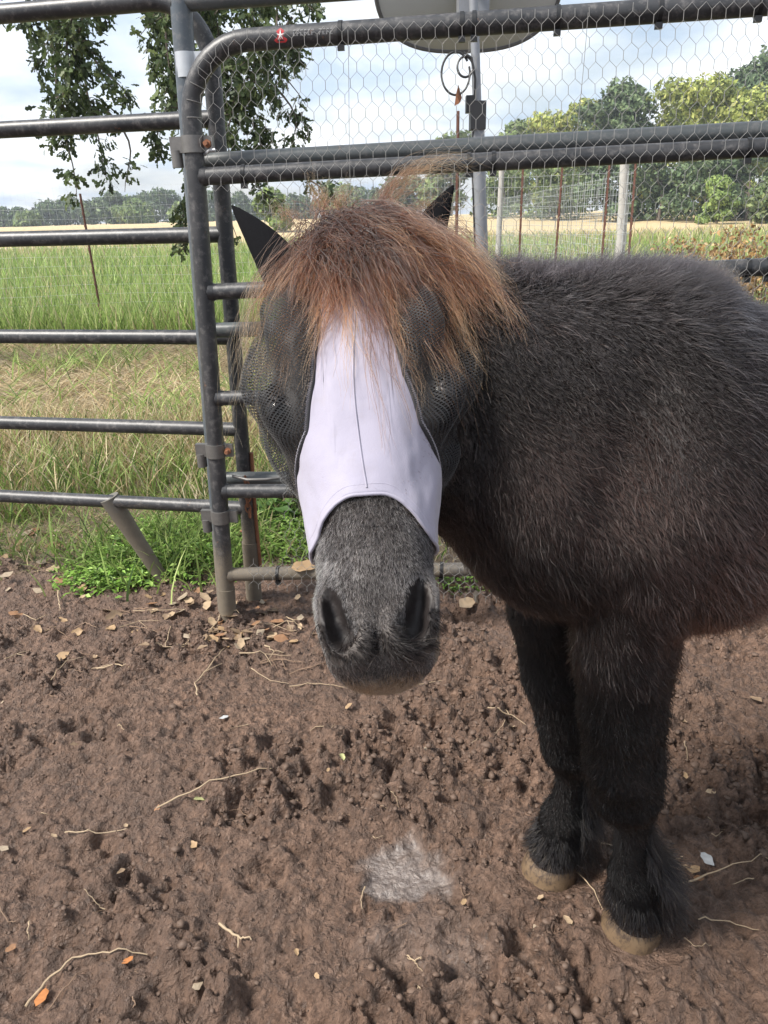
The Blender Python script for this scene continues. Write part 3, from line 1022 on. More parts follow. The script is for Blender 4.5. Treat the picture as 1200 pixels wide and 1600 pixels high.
# neck, curving round towards the camera
npoll = to_pony(HP - H_N * 0.085 + H_T * 0.035)
nthr = to_pony(HP - H_N * 0.19 + H_T * 0.15)
add_cone((-0.02, 0, 0.970), (-0.20, -0.045, 1.000), 0.090, 0.076, 0.08)
add_cone((-0.20, -0.045, 1.000), npoll, 0.076, 0.068, 0.06)
add_cone((-0.04, 0, 0.90), (-0.21, -0.045, 0.915), 0.145, 0.105, 0.08)
add_cone((-0.21, -0.045, 0.915), (npoll * 0.45 + nthr * 0.55), 0.105, 0.078, 0.06)
add_cone((-0.12, 0, 0.825), (-0.225, -0.035, 0.860), 0.12, 0.088, 0.07)
add_cone((-0.225, -0.035, 0.860), nthr, 0.088, 0.062, 0.05)


def leg(ch, s, k=0.012):
    for p, q in zip(ch[:-1], ch[1:]):
        add_cone((p[0], p[1] if len(p) == 4 else s, p[-2]), (q[0], q[1] if len(q) == 4 else s, q[-2]), p[-1], q[-1], k)


NEAR = [(-0.068, 0.095, 0.735, 0.092), (-0.072, 0.088, 0.62, 0.064), (-0.060, 0.082, 0.50, 0.057), (-0.046, 0.079, 0.405, 0.054), (-0.034, 0.077, 0.350, 0.049), (-0.012, 0.071, 0.295, 0.027), (0.002, 0.064, 0.21, 0.026),
        (0.018, 0.060, 0.145, 0.040), (0.028, 0.057, 0.095, 0.040), (0.034, 0.056, 0.055, 0.046)]
FAR = [(-0.055, -0.095, 0.70, 0.098), (-0.080, -0.088, 0.58, 0.068), (-0.066, -0.083, 0.46, 0.058), (-0.042, -0.080, 0.365, 0.052), (-0.037, -0.078, 0.31, 0.047), (-0.027, -0.083, 0.255, 0.027), (-0.024, -0.090, 0.18, 0.026),
       (-0.026, -0.095, 0.135, 0.040), (-0.034, -0.097, 0.090, 0.040), (-0.042, -0.098, 0.055, 0.046)]
leg(NEAR, 0); leg(FAR, 0)
for sgn, hx in ((1, 0.88), (-1, 0.80)):
    dx = hx - 0.88
    leg([(0.84, sgn * 0.13, 0.78, 0.15), (0.76 + dx * 0.4, sgn * 0.145, 0.62, 0.115), (0.86 + dx, sgn * 0.135, 0.47, 0.070), (0.925 + dx, sgn * 0.125, 0.385, 0.048),
         (0.915 + dx, sgn * 0.122, 0.26, 0.036), (0.905 + dx, sgn * 0.122, 0.145, 0.042), (0.89 + dx, sgn * 0.123, 0.09, 0.042), (0.88 + dx, sgn * 0.123, 0.055, 0.048)], 0, 0.02)
# hollows: in front of the shoulder blade and behind it
def dent(c, r, depth, rot=0.0):
    sl, (X, Y, Z) = region(np.array(c) - max(r), np.array(c) + max(r), 0.02)
    x, y, z = X - c[0], Y - c[1], Z - c[2]
    ca, sa = math.cos(rot), math.sin(rot)
    x, z = ca * x + sa * z, -sa * x + ca * z
    q = (x / r[0]) ** 2 + (y / r[1]) ** 2 + (z / r[2]) ** 2
    D[sl] += (depth * np.exp(-2.2 * q)).astype(np.float32)
for s in (-1, 1):
    dent((-0.135, s * 0.15, 0.90), (0.055, 0.12, 0.20), 0.022, -0.35)
    dent((0.105, s * 0.20, 0.80), (0.060, 0.12, 0.22), 0.020, 0.15)
    dent((0.06, s * 0.20, 1.0), (0.09, 0.12, 0.06), 0.014)
    dent((-0.02, s * 0.16, 0.655), (0.07, 0.05, 0.035), 0.012)
# head
hc = to_pony(HP); he = to_pony(HM)
sl, (X, Y, Z) = region(np.minimum(hc, he) - 0.2, np.maximum(hc, he) + 0.14, 0.02)
Pw = pony_w(np.stack([X, Y, Z], -1))
hd = head_sdf(Pw)
T_, W_, N_ = head_coords(Pw)


def ell_l(t, w, n, rt, rw, rn, rot=0.0):
    a, b, c = T_ - t, W_ - w, N_ - n
    ca, sa = math.cos(rot), math.sin(rot)
    a, b = ca * a + sa * b, -sa * a + ca * b
    k0 = np.sqrt((a / rt) ** 2 + (b / rw) ** 2 + (c / rn) ** 2)
    return (k0 - 1) * min(rt, rw, rn)


for s in (-1, 1):
    hd = smin(hd, ell_l(0.205, s * 0.078, -0.046, 0.036, 0.026, 0.030), 0.025)          # brow and eye
    hd = smin(hd, ell_l(0.20, s * 0.062, -0.150, 0.085, 0.030, 0.070), 0.04)             # cheek
    hd = smin(hd, ell_l(0.456, s * 0.039, -0.022, 0.034, 0.018, 0.025, -s * 0.35), 0.018)  # nostril flare
hd = smin(hd, ell_l(0.472, 0, -0.040, 0.032, 0.047, 0.042), 0.02)                          # upper lip
hd = smin(hd, ell_l(0.488, 0, -0.070, 0.022, 0.042, 0.032), 0.02)                          # chin
for s in (-1, 1):
    nz = ell_l(0.446, s * 0.0420, -0.002, 0.032, 0.0100, 0.030, -s * 0.16)
    nz = smin(nz, ell_l(0.468, s * 0.0335, -0.006, 0.014, 0.015, 0.026, -s * 0.8), 0.008)
    hd = -smin(-hd, nz, 0.008)
nz = ell_l(0.482, 0, -0.004, 0.018, 0.0035, 0.012)
hd = -smin(-hd, nz, 0.010)                                                                  # philtrum
D[sl] = smin(D[sl], hd.astype(np.float32), 0.03)
# ears inside the covers
EAR = [  # base, tip (world)
    (at_k(428, 408, 0.885), at_k(362, 322, 0.895)),
    (at_k(668, 380, 0.925), at_k(709, 290, 0.93))]
for b, e_ in EAR:
    pass


def surface_nets(D, lo, h):
    s = D < 0
    c = np.zeros(tuple(np.array(D.shape) - 1), np.uint8)
    for dx in (0, 1):
        for dy in (0, 1):
            for dz in (0, 1):
                c += s[dx:D.shape[0] - 1 + dx, dy:D.shape[1] - 1 + dy, dz:D.shape[2] - 1 + dz]
    act = (c > 0) & (c < 8)
    I = np.argwhere(act)
    vid = np.full(act.shape, -1, np.int32); vid[act] = np.arange(len(I))
    acc = np.zeros((len(I), 3)); cnt = np.zeros(len(I))
    cor = [(x, y, z) for x in (0, 1) for y in (0, 1) for z in (0, 1)]
    val = {k: D[I[:, 0] + k[0], I[:, 1] + k[1], I[:, 2] + k[2]] for k in cor}
    for a in cor:
        for ax in range(3):
            if a[ax]: continue
            b = list(a); b[ax] = 1; b = tuple(b)
            va, vb = val[a], val[b]
            m_ = (va < 0) != (vb < 0)
            t_ = va / np.where(m_, va - vb, 1)
            p = np.array(a, float)[None] + t_[:, None] * np.eye(3)[ax][None]
            acc[m_] += p[m_]; cnt[m_] += 1
    V = lo + (I + acc / cnt[:, None]) * h
    faces = []
    for ax in range(3):
        o1, o2 = (ax + 1) % 3, (ax + 2) % 3
        sa = [slice(None)] * 3; sb = [slice(None)] * 3
        sa[ax] = slice(0, -1); sb[ax] = slice(1, None)
        A = s[tuple(sa)]; B = s[tuple(sb)]
        e = np.argwhere(A != B)
        ok = (e[:, o1] > 0) & (e[:, o2] > 0) & (e[:, o1] < act.shape[o1]) & (e[:, o2] < act.shape[o2])
        e = e[ok]
        q = []
        for (d1, d2) in ((-1, -1), (0, -1), (0, 0), (-1, 0)):
            k = e.copy(); k[:, o1] += d1; k[:, o2] += d2
            q.append(vid[k[:, 0], k[:, 1], k[:, 2]])
        q = np.stack(q, 1)
        ins = A[tuple(e.T)]
        q[~ins] = q[~ins][:, ::-1]
        faces.append(q)
    F = np.vstack(faces)
    return V, F[(F >= 0).all(1)]


PV, PF = surface_nets(D, LO, H)
ed = np.vstack([PF[:, [0, 1]], PF[:, [1, 2]], PF[:, [2, 3]], PF[:, [3, 0]]])
def smooth(V, it, lam=0.5, mu=-0.53):
    deg = np.bincount(ed.ravel(), minlength=len(V)).astype(float)[:, None]
    for i in range(it * 2):
        f = lam if i % 2 == 0 else mu
        s_ = np.stack([np.bincount(ed[:, 0], V[ed[:, 1], k], len(V)) + np.bincount(ed[:, 1], V[ed[:, 0], k], len(V)) for k in range(3)], 1)
        V = V + f * (s_ / deg - V)
    return V
PV = smooth(PV, 3)
# soft muscle and coat unevenness
def n3(P, f, seed):
    return (fbm(P[:, 0] + 0.37 * P[:, 2], P[:, 1] + 0.7 * P[:, 2], f, 3, seed) - 0.5) * 2

pony = empty('pony', tuple(PO), PA)
tag(pony, 'shaggy black pony with ginger forelock wearing a fly mask', 'pony')
# mesh is stored in the pony's own frame: x = rearwards, y = its far side
def pl(V):
    V = np.asarray(V, float); return np.stack([V[..., 0], -V[..., 1], V[..., 2]], -1)


t = NT('pony_skin')
n1 = t.noise(30, 5, 0.6); n2 = t.noise(160, 4, 0.6)
t.set(color=t.mix(t.attr('tint'), t.mix(n1, (0.011, 0.009, 0.009), (0.026, 0.021, 0.020)), t.mix(n2, (0.042, 0.036, 0.033), (0.125, 0.110, 0.100))), rough=0.55, spec=0.3)
t.bump(n2, 0.3, 0.004)
MAT_SKIN = t.m
tt, ww, nn = head_coords(pony_w(PV))
is_head = (np.maximum(sstep(0.25, 0.36, tt), 0.75 * (tt < 0.36) * (tt > 0.03)) * (np.abs(ww) < np.where(tt > 0.33, 0.085, 0.12)) * (nn > -0.17) * (nn < 0.1)).astype(float)
for s in (-1, 1):
    is_head = is_head * sstep(0.85, 1.05, np.hypot((tt - 0.452) / 0.042, (ww - s * 0.040) / 0.017))
hc_ = np.repeat(is_head[:, None], 3, 1)
body = mesh_np('body', pl(PV), PF[:, ::-1].copy(), MAT_SKIN, pony, True, hc_)


# ------------------------------------------------------------------ hooves, eyes
MAT_HOOF = NT('hoof_horn')
_t = MAT_HOOF
_n = _t.noise(14, 4, 0.6); _n2 = _t.noise(90, 4, 0.7)
_t.set(color=_t.mix(_t.ramp(_n2, [(0.46, 0), (0.66, 1)]), _t.mix(_n, (0.105, 0.068, 0.038), (0.18, 0.123, 0.072)), (0.045, 0.030, 0.022)), rough=0.55)
_t.bump(_n2, 0.4, 0.003)
MAT_HOOF = _t.m


def hoof(a, s, yaw, gz):
    V = []; n = 28
    prof_ = [(0.000, 0.056, 0.055), (0.022, 0.054, 0.053), (0.045, 0.050, 0.049), (0.062, 0.046, 0.045), (0.070, 0.038, 0.036)]
    for z, rx, ry in prof_:
        for j in range(n):
            th = 2 * math.pi * j / n
            fx = math.cos(th); fl = 1.02 if fx < 0 else 0.90
            x = rx * fx * fl + (0.070 - z) * -0.14; y = ry * math.sin(th)
            w = 1 + 0.015 * math.sin(5 * th + a * 40)
            V.append((a + (x * math.cos(yaw) - y * math.sin(yaw)) * w, s + (x * math.sin(yaw) + y * math.cos(yaw)) * w, z + gz))
    Fc = [[i * n + j, i * n + (j + 1) % n, (i + 1) * n + (j + 1) % n, (i + 1) * n + j] for i in range(len(prof_) - 1) for j in range(n)]
    Fc.append(list(range(n))[::-1]); Fc.append([(len(prof_) - 1) * n + j for j in range(n)])
    return MB().add(pl(np.array(V)), [f[::-1] for f in Fc]).build('hoof', MAT_HOOF, pony)


for (a, s), yw_ in zip(HOOVES, (0.55, 0.05, 0.0, 0.0)):
    w_ = pony_w((a, s, 0))
    hoof(a, s, yw_, gz1(w_[0], w_[1]) - 0.026)
t = NT('eye_wet'); t.set(color=(0.012, 0.009, 0.008), rough=0.22, spec=0.5, coat=0.3)
MAT_EYE = t.m
MAT_LID = plain('eyelid_skin', (0.030, 0.025, 0.024), 0.5, 0, 0.3, 90)
for s in (-1, 1):
    c = HP + H_T * 0.214 + H_W * s * 0.0890 + H_N * -0.031
    nlat, nlon = 10, 16
    V = [c + 0.019 * np.array([math.sin(math.pi * i / nlat) * math.cos(2 * math.pi * j / nlon), math.sin(math.pi * i / nlat) * math.sin(2 * math.pi * j / nlon), math.cos(math.pi * i / nlat)]) for i in range(nlat + 1) for j in range(nlon)]
    Fc = [[i * nlon + j, (i + 1) * nlon + j, (i + 1) * nlon + (j + 1) % nlon, i * nlon + (j + 1) % nlon] for i in range(nlat) for j in range(nlon)]
    eye = MB().add(pl(to_pony(np.array(V))), [f[::-1] for f in Fc]).build('eye', MAT_EYE, pony)
    out_ = vnorm(H_W * s * 0.75 + H_N * 0.65); l1 = vnorm(H_T - out_ * (H_T @ out_)); l2 = np.cross(out_, l1)
    for up_ in (1, -1):
        lid = [c + out_ * (0.013 + 0.004 * math.sin(a)) + l2 * 0.017 * math.cos(a) + l1 * 0.0100 * math.sin(a) * up_ for a in np.linspace(0, math.pi, 12)]
        MB().tube(pl(to_pony(np.array(lid))), [0.0010] + [0.0022] * 10 + [0.0010], 8).build('eyelid', MAT_LID, eye)

# ------------------------------------------------------------------ strands
Dp = D
def sd_at(P, eps=0.006):
    """signed distance to the pony and its outward direction at world points"""
    q = (to_pony(P) - LO) / H
    q = np.clip(q, 1.01, np.array(GSH) - 2.01)
    i = q.astype(int); f = q - i
    out = np.zeros(len(q)); g = np.zeros((len(q), 3))
    for dx in (0, 1):
        for dy in (0, 1):
            for dz in (0, 1):
                wt = (f[:, 0] if dx else 1 - f[:, 0]) * (f[:, 1] if dy else 1 - f[:, 1]) * (f[:, 2] if dz else 1 - f[:, 2])
                a, b, c = i[:, 0] + dx, i[:, 1] + dy, i[:, 2] + dz
                out += wt * D[a, b, c]
                g += wt[:, None] * np.stack([D[a + 1, b, c] - D[a - 1, b, c], D[a, b + 1, c] - D[a, b - 1, c], D[a, b, c + 1] - D[a, b, c - 1]], -1)
    g = vnorm(g)
    gw = g[:, 0:1] * A_ + g[:, 1:2] * S_ + g[:, 2:3] * np.array([0, 0, 1.0])
    return out, gw


def curves_obj(name, P, rad, tint, tip, mat, parent, to_local=None):
    """P: (n, k, 3) world points; rad: (n,) root radius; tint/tip: (n,3)"""
    n, k, _ = P.shape
    hc = bpy.data.hair_curves.new(name)
    hc.add_curves([k] * n)
    L = P.reshape(-1, 3)
    L = pl(to_pony(L)) if to_local is None else L - to_local
    hc.points.foreach_set('position', L.astype(np.float32).ravel())
    taper = np.linspace(1, 0.25, k)[None, :] * rad[:, None]
    ra = hc.attributes.get('radius') or hc.attributes.new('radius', 'FLOAT', 'POINT')
    ra.data.foreach_set('value', taper.astype(np.float32).ravel())
    for nm, c in (('tint', tint), ('tip', tip)):
        at = hc.attributes.new(nm, 'FLOAT_COLOR', 'CURVE')
        at.data.foreach_set('color', np.hstack([c, np.ones((n, 1))]).astype(np.float32).ravel())
    hc.materials.append(mat)
    o = bpy.data.objects.new(name, hc)
    COL.objects.link(o)
    o.parent = parent
    return o


MAT_COAT = hair_mat('coat_hair', 0.27, 0.50, 1.3, 1.33)
MAT_LOCK = hair_mat('forelock_hair', 0.30, 0.42, 2.2, 1.45)

TRI = np.vstack([PF[:, [0, 1, 2]], PF[:, [0, 2, 3]]])
_a, _b, _c = PV[TRI[:, 0]], PV[TRI[:, 1]], PV[TRI[:, 2]]
_cr = np.cross(_b - _a, _c - _a)
AREA = np.linalg.norm(_cr, axis=1) / 2
CEN = (_a + _b + _c) / 3
VN = np.zeros_like(PV)
for k in range(3):
    for j in range(3):
        VN[:, j] += np.bincount(TRI[:, k], _cr[:, j], len(PV))
VN = vnorm(VN)
if (VN * (PV - np.array([0.4, 0, 0.8])))[np.argmax(PV[:, 0])].sum() < 0: VN = -VN


def sample(weight, n):
    p = AREA * weight; p = p / p.sum()
    i = rng.choice(len(TRI), n, p=p)
    u = rng.random((n, 2)); fl = u.sum(1) > 1; u[fl] = 1 - u[fl]
    w = np.stack([1 - u.sum(1), u[:, 0], u[:, 1]], 1)
    return (PV[TRI[i]] * w[..., None]).sum(1), vnorm((VN[TRI[i]] * w[..., None]).sum(1))


def swirl(P, f, seed):
    """smooth vector noise"""
    x, y, z = P[:, 0], P[:, 1], P[:, 2]
    return np.stack([fbm(x + 0.6 * z, y + 0.8 * z, f, 2, seed + k * 7) - 0.5 for k in range(3)], 1) * 2


tc_, wc_, nc_ = head_coords(pony_w(CEN))
on_head = (np.abs(wc_) < 0.125) & (nc_ > -0.26) & (nc_ < 0.06) & (tc_ > -0.05) & (tc_ < 0.6) & (head_sdf(pony_w(CEN)) < 0.012)
muz = on_head & (tc_ > 0.333 + 0.042 * sstep(0.010, 0.055, np.abs(wc_)) - 0.01)
under_mask = on_head & ~muz
lowleg = (CEN[:, 2] < 0.36)
UPZ = np.array([0, 0, 1.0])


def strands(P, N, flow, length, lift, clump, k=5, droop=0.0, fine=0.18):
    """P, N in pony frame; flow tangential; returns world points"""
    F = flow - N * (flow * N).sum(1, keepdims=True)
    F = vnorm(F)
    s = np.linspace(0, 1, k)
    L = length[:, None, None]
    rnd = rng.normal(0, fine, (len(P), 3))
    body_dir = vnorm(F + N * lift[:, None] + clump + rnd)
    start = vnorm(F * 0.5 + N * (lift[:, None] + 0.7) + rnd * 0.5)
    S = s[None, :, None]
    off = start[:, None] * (S - 0.62 * S * S) * 0.9 + body_dir[:, None] * (0.62 * S * S + 0.10 * S) * 1.0
    bend = rng.normal(0, 0.10, (len(P), 3))[:, None] * (S ** 2)
    Q = P[:, None] + L * (off + bend)
    Q[..., 2] -= droop * (L[..., 0] * s[None] ** 2)
    return pony_w(Q)


def flow_field(P, N):
    a, s, z = P[:, 0], P[:, 1], P[:, 2]
    f = np.tile(np.array([0.55, 0.0, -1.0]), (len(P), 1))
    f[:, 0] += 0.55 * sstep(0.05, 0.35, a) * sstep(0.55, 0.8, z)                 # barrel: combed backwards
    leg = sstep(0.66, 0.54, z)
    f = f * (1 - leg[:, None]) + np.array([0.12, 0, -1.0]) * leg[:, None]
    top = sstep(0.6, 0.95, N[:, 2])
    f = f * (1 - top[:, None]) + np.array([1.0, 0.0, -0.1]) * top[:, None]
    f += 0.75 * swirl(P, 4.0, 3) + 0.40 * swirl(P, 11.0, 9)
    return f


def coat_colour(P, n):
    r = rng.random(n)[:, None]
    dark = np.array([0.0026, 0.0020, 0.0020]); tipd = np.array([0.0095, 0.0066, 0.0064])
    base = dark * (0.6 + 0.9 * r)
    tip = tipd * (0.5 + 1.1 * rng.random((n, 1)))
    # browner, paler tips on the shoulder and behind the elbow
    br = np.exp(-(((P[:, 0] - 0.0) / 0.10) ** 2 + ((P[:, 2] - 0.74) / 0.12) ** 2)) + 0.45 * np.exp(-(((P[:, 0] + 0.16) / 0.10) ** 2 + ((P[:, 2] - 0.86) / 0.07) ** 2))
    br += 0.35 * np.exp(-(((P[:, 0] - 0.20) / 0.12) ** 2 + ((P[:, 2] - 0.80) / 0.10) ** 2))
    br = np.clip(br * (0.55 + 1.0 * fbm(P[:, 0], P[:, 2], 9, 3, 2)) * (P[:, 1] > -0.3), 0, 1)[:, None]
    tip = tip * (1 - br) + br * np.array([0.20, 0.118, 0.100]) * (0.45 + 1.0 * rng.random((n, 1)))
    base = base * (1 - br * 0.6) + br * 0.6 * np.array([0.018, 0.012, 0.011])
    # greyish hair tips along the crest and withers
    cr = sstep(0.98, 1.06, P[:, 2])[:, None]
    tip = tip * (1 - 0.6 * cr) + 0.6 * cr * np.array([0.05, 0.044, 0.046]) * (0.4 + rng.random((n, 1)))
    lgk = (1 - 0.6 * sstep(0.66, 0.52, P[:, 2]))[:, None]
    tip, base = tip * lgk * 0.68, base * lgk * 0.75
    fl = rng.random(n) < 0.025
    tip[fl] = np.array([0.17, 0.145, 0.14])
    return base, tip


# body coat
wt = np.where(on_head, 0.0, 1.0) * np.where(CEN[:, 2] < 0.075, 0, 1) * np.where(CEN[:, 0] > 0.55, 0.35, 1.0) * np.where((CEN[:, 1] < -0.05) & (CEN[:, 2] > 0.6), 0.5, 1.0)
wt *= np.where(CEN[:, 2] < 0.62, 1.5, 1.0)
for b, e_ in EAR:
    pb_, pe_ = to_pony(b), to_pony(e_)
    h_ = np.clip(((CEN - pb_) @ (pe_ - pb_)) / ((pe_ - pb_) @ (pe_ - pb_)), 0, 1)
    wt = np.where(np.linalg.norm(CEN - pb_ - h_[:, None] * (pe_ - pb_), axis=1) < 0.045, 0.0, wt)
NB = int(480000 * FURQ)
P_, N_s = sample(wt, NB)
fl_ = flow_field(P_, N_s)
ln = 0.0130 * (0.55 + 0.7 * rng.random(NB)) * (1 + 1.8 * (fbm(P_[:, 0], P_[:, 2], 9, 3, 8) - 0.5)).clip(0.3, 2.2)
lg = sstep(0.62, 0.52, P_[:, 2])
ln = ln * (1 - 0.45 * lg)
cre = sstep(0.75, 0.97, N_s[:, 2]) * sstep(0.95, 1.04, P_[:, 2]) * sstep(0.30, 0.05, P_[:, 0])
ln = ln * (1 + 1.2 * cre)
lift = 0.04 + 0.16 * rng.random(NB) + 0.55 * cre - 0.08 * lg
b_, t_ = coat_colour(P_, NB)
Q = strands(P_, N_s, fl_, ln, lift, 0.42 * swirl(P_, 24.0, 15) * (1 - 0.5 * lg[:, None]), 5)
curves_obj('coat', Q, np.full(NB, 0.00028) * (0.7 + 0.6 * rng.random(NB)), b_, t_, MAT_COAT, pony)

# longer guard hairs in tufts; pale tip colours stand in for glints
NG = int(52000 * FURQ)
P_, N_s = sample(wt, NG)
fl_ = flow_field(P_, N_s)
tuft = fbm(P_[:, 0] + 0.5 * P_[:, 1], P_[:, 2], 22, 3, 61)
ln = 0.021 * (0.5 + 0.8 * rng.random(NG)) * (0.6 + 0.9 * tuft) * (1 - 0.45 * sstep(0.62, 0.52, P_[:, 2]))
b_, t_ = coat_colour(P_, NG)
lt_ = rng.random(NG) < 0.30 * sstep(0.45, 0.65, tuft)
t_ = t_ * 1.3
t_[lt_] = np.array([0.115, 0.080, 0.071]) * (0.5 + rng.random((lt_.sum(), 1)))
Q = strands(P_, N_s, fl_, ln, 0.10 + 0.22 * rng.random(NG), 0.50 * swirl(P_, 30.0, 71), 6)
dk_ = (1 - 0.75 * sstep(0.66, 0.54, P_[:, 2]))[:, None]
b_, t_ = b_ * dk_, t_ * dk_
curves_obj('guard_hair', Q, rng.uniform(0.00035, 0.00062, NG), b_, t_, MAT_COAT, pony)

# feather on the lower legs
wt = np.where(lowleg & (CEN[:, 2] > 0.065), 1.0, 0.0) * np.maximum(2.0 * (VN[TRI[:, 0], 0] > 0.1) * sstep(0.30, 0.16, CEN[:, 2]), 1.2 * sstep(0.13, 0.09, CEN[:, 2]))
NF = int(34000 * FURQ)
P_, N_s = sample(wt, NF)
rearw = np.clip(N_s[:, 0], 0, 1)
ln = (0.022 + 0.036 * rearw * sstep(0.32, 0.16, P_[:, 2])) * (0.6 + 0.6 * rng.random(NF))
ln = np.minimum(ln, np.maximum(P_[:, 2] - 0.012, 0.014) * 1.05)
fl_ = np.tile(np.array([0.10, 0, -1.0]), (NF, 1)) + 0.30 * swirl(P_, 22.0, 21)
b_ = np.array([0.0035, 0.003, 0.0034]) * (0.5 + rng.random((NF, 1)))
t_ = np.array([0.010, 0.0086, 0.0092]) * (0.5 + rng.random((NF, 1)))
d_ = (rng.random(NF) < 0.07 * sstep(0.30, 0.10, P_[:, 2]) + 0.015)
t_[d_] = np.array([0.22, 0.16, 0.10]) * (0.5 + 0.7 * rng.random((d_.sum(), 1)))
Q = strands(P_, N_s, fl_, ln, 0.22 + 0.25 * rng.random(NF), 0.28 * swirl(P_, 45.0, 25), 6)
curves_obj('feather', Q, np.full(NF, 0.00046), b_, t_, MAT_COAT, pony)

# muzzle: short grizzled hair
wt = np.where(muz, 1.0, 0.0)
for s in (-1, 1):
    wt = np.where((np.hypot((tc_ - 0.456) / 0.040, (wc_ - s * 0.0430) / 0.0145) < 1) | (np.hypot((tc_ - 0.478) / 0.019, (wc_ - s * 0.036) / 0.017) < 1), 0.0, wt)
NM = int(62000 * FURQ)
P_, N_s = sample(wt, NM)
tm, wm, nm_ = head_coords(pony_w(P_))
noz = np.zeros(NM)
for s in (-1, 1):
    noz = np.maximum(noz, 1 - sstep(0.7, 1.15, np.hypot((tm - 0.456) / 0.034, (wm - s * 0.047) / 0.0155)) * 1.0)
fl_ = np.tile(H_T, (NM, 1)) * 1.0 + np.sign(wm)[:, None] * H_W * 0.35 * sstep(0.0, 0.05, np.abs(wm))[:, None]
fp = np.stack([fl_ @ A_, fl_ @ S_, fl_[:, 2]], -1) + 0.35 * swirl(P_, 30, 33)
ln = (0.0062 - 0.0030 * sstep(0.42, 0.45, tm)) * (0.7 + 0.6 * rng.random(NM))
g_ = rng.random((NM, 1))
grey = np.clip(0.12 + 0.95 * (fbm(wm * 1.0, tm, 24, 3, 4) - 0.32) * (1 - 0.75 * sstep(0.43, 0.475, tm)) + 0.35 * sstep(0.04, 0.06, np.abs(wm)), 0, 1)
lgt = (rng.random(NM) < grey * 1.15 + 0.16)
b_ = np.array([0.008, 0.007, 0.007]) * (0.5 + g_); t_ = np.array([0.024, 0.021, 0.021]) * (0.5 + g_)
t_[lgt] = np.array([0.36, 0.33, 0.32]) * (0.4 + 0.8 * g_[lgt]); b_[lgt] = np.array([0.04, 0.036, 0.035])
chin = (0.8 * sstep(0.504, 0.522, tm) + sstep(0.048, 0.062, wm) * sstep(0.45, 0.48, tm) * (nm_ < -0.03)) > rng.random(NM)
t_[chin] = np.array([0.36, 0.27, 0.18]) * (0.5 + 0.6 * g_[chin]); b_[chin] = np.array([0.10, 0.07, 0.05])
ln = np.where(chin, ln * 1.7, ln)
spot = np.zeros(NM, bool)
for (st, sw) in ((0.405, -0.035), (0.412, -0.014), (0.398, -0.045)):
    spot |= np.hypot((tm - st) / 0.011, (wm - sw) / 0.006) < rng.uniform(0.5, 1.1, NM)
spot &= rng.random(NM) < 0.5
t_[spot] = np.array([0.42, 0.39, 0.37]); b_[spot] = np.array([0.18, 0.165, 0.16])
Q = strands(P_, N_s, fp, ln, 0.16 + 0.15 * rng.random(NM), 0.15 * swirl(P_, 60, 41), 4)
curves_obj('muzzle_hair', Q, np.full(NM, 0.00030), b_, t_, MAT_COAT, pony)
# short brown-grey hair on the cheeks under the mask mesh
NH = int(26000 * FURQ)
P_, N_s = sample(np.where(under_mask & (tc_ > 0.05) & (nc_ > -0.20), 1.0, 0.0), NH)
te_, we_, ne_ = head_coords(pony_w(P_))
okh = (np.hypot(te_ - 0.214, np.abs(we_) - 0.088) > 0.018) & (np.abs(we_) > 0.035)
P_, N_s = P_[okh], N_s[okh]; NH = len(P_)
fp = np.tile(np.array([H_T @ A_, H_T @ S_, H_T[2]]), (NH, 1)) + 0.4 * swirl(P_, 20, 35)
g_ = rng.random((NH, 1))
Q = strands(P_, N_s, fp, rng.uniform(0.004, 0.007, NH), np.full(NH, 0.15), np.zeros((NH, 3)), 4)
curves_obj('face_hair', Q, np.full(NH, 0.00034), np.array([0.030, 0.024, 0.021]) * (0.5 + g_), np.array([0.095, 0.072, 0.060]) * (0.4 + g_), MAT_COAT, pony)
# whiskers
NW = 30
P_, N_s = sample(np.where(muz & (tc_ > 0.465), 1.0, 0.0), NW)
dwn = np.array([0, 0, -1.0])
Q = strands(P_, N_s, np.tile(dwn, (NW, 1)), rng.uniform(0.02, 0.05, NW), np.full(NW, 0.5), np.zeros((NW, 3)), 6)
curves_obj('whiskers', Q, np.full(NW, 0.00020), np.tile([0.25, 0.20, 0.16], (NW, 1)), np.tile([0.35, 0.28, 0.22], (NW, 1)), MAT_COAT, pony)


# ------------------------------------------------------------------ forelock and mane: guide locks that fall and slide over the head
def simulate(p, v, length, k=18, grav=0.16, clear=0.010, wob=0.10, stiff=1.0):
    n = len(p); ds = (length / (k - 1))[:, None]
    pts = [p.copy()]
    ph = rng.uniform(0, 6.28, (n, 3)); fq = rng.uniform(0.5, 1.1, (n, 3))
    g_arr = np.broadcast_to(np.asarray(grav, float), (n,))[:, None]
    for i in range(1, k):
        v = vnorm(v + g_arr * np.array([0, 0, -1.0]) * (ds / 0.012) * 0.9 + wob * np.sin(ph + fq * i))
        p = p + v * ds
        for _ in range(2):
            d, g = sd_at(p)
            pen = np.clip(clear - d, 0, 0.03)[:, None]
            p = p + g * pen
        inside = (d < clear)[:, None]
        vn = (v * g).sum(1, keepdims=True)
        v = np.where(inside & (vn < 0), vnorm(v - g * vn), v)
        pts.append(p.copy())
    return np.stack(pts, 1)


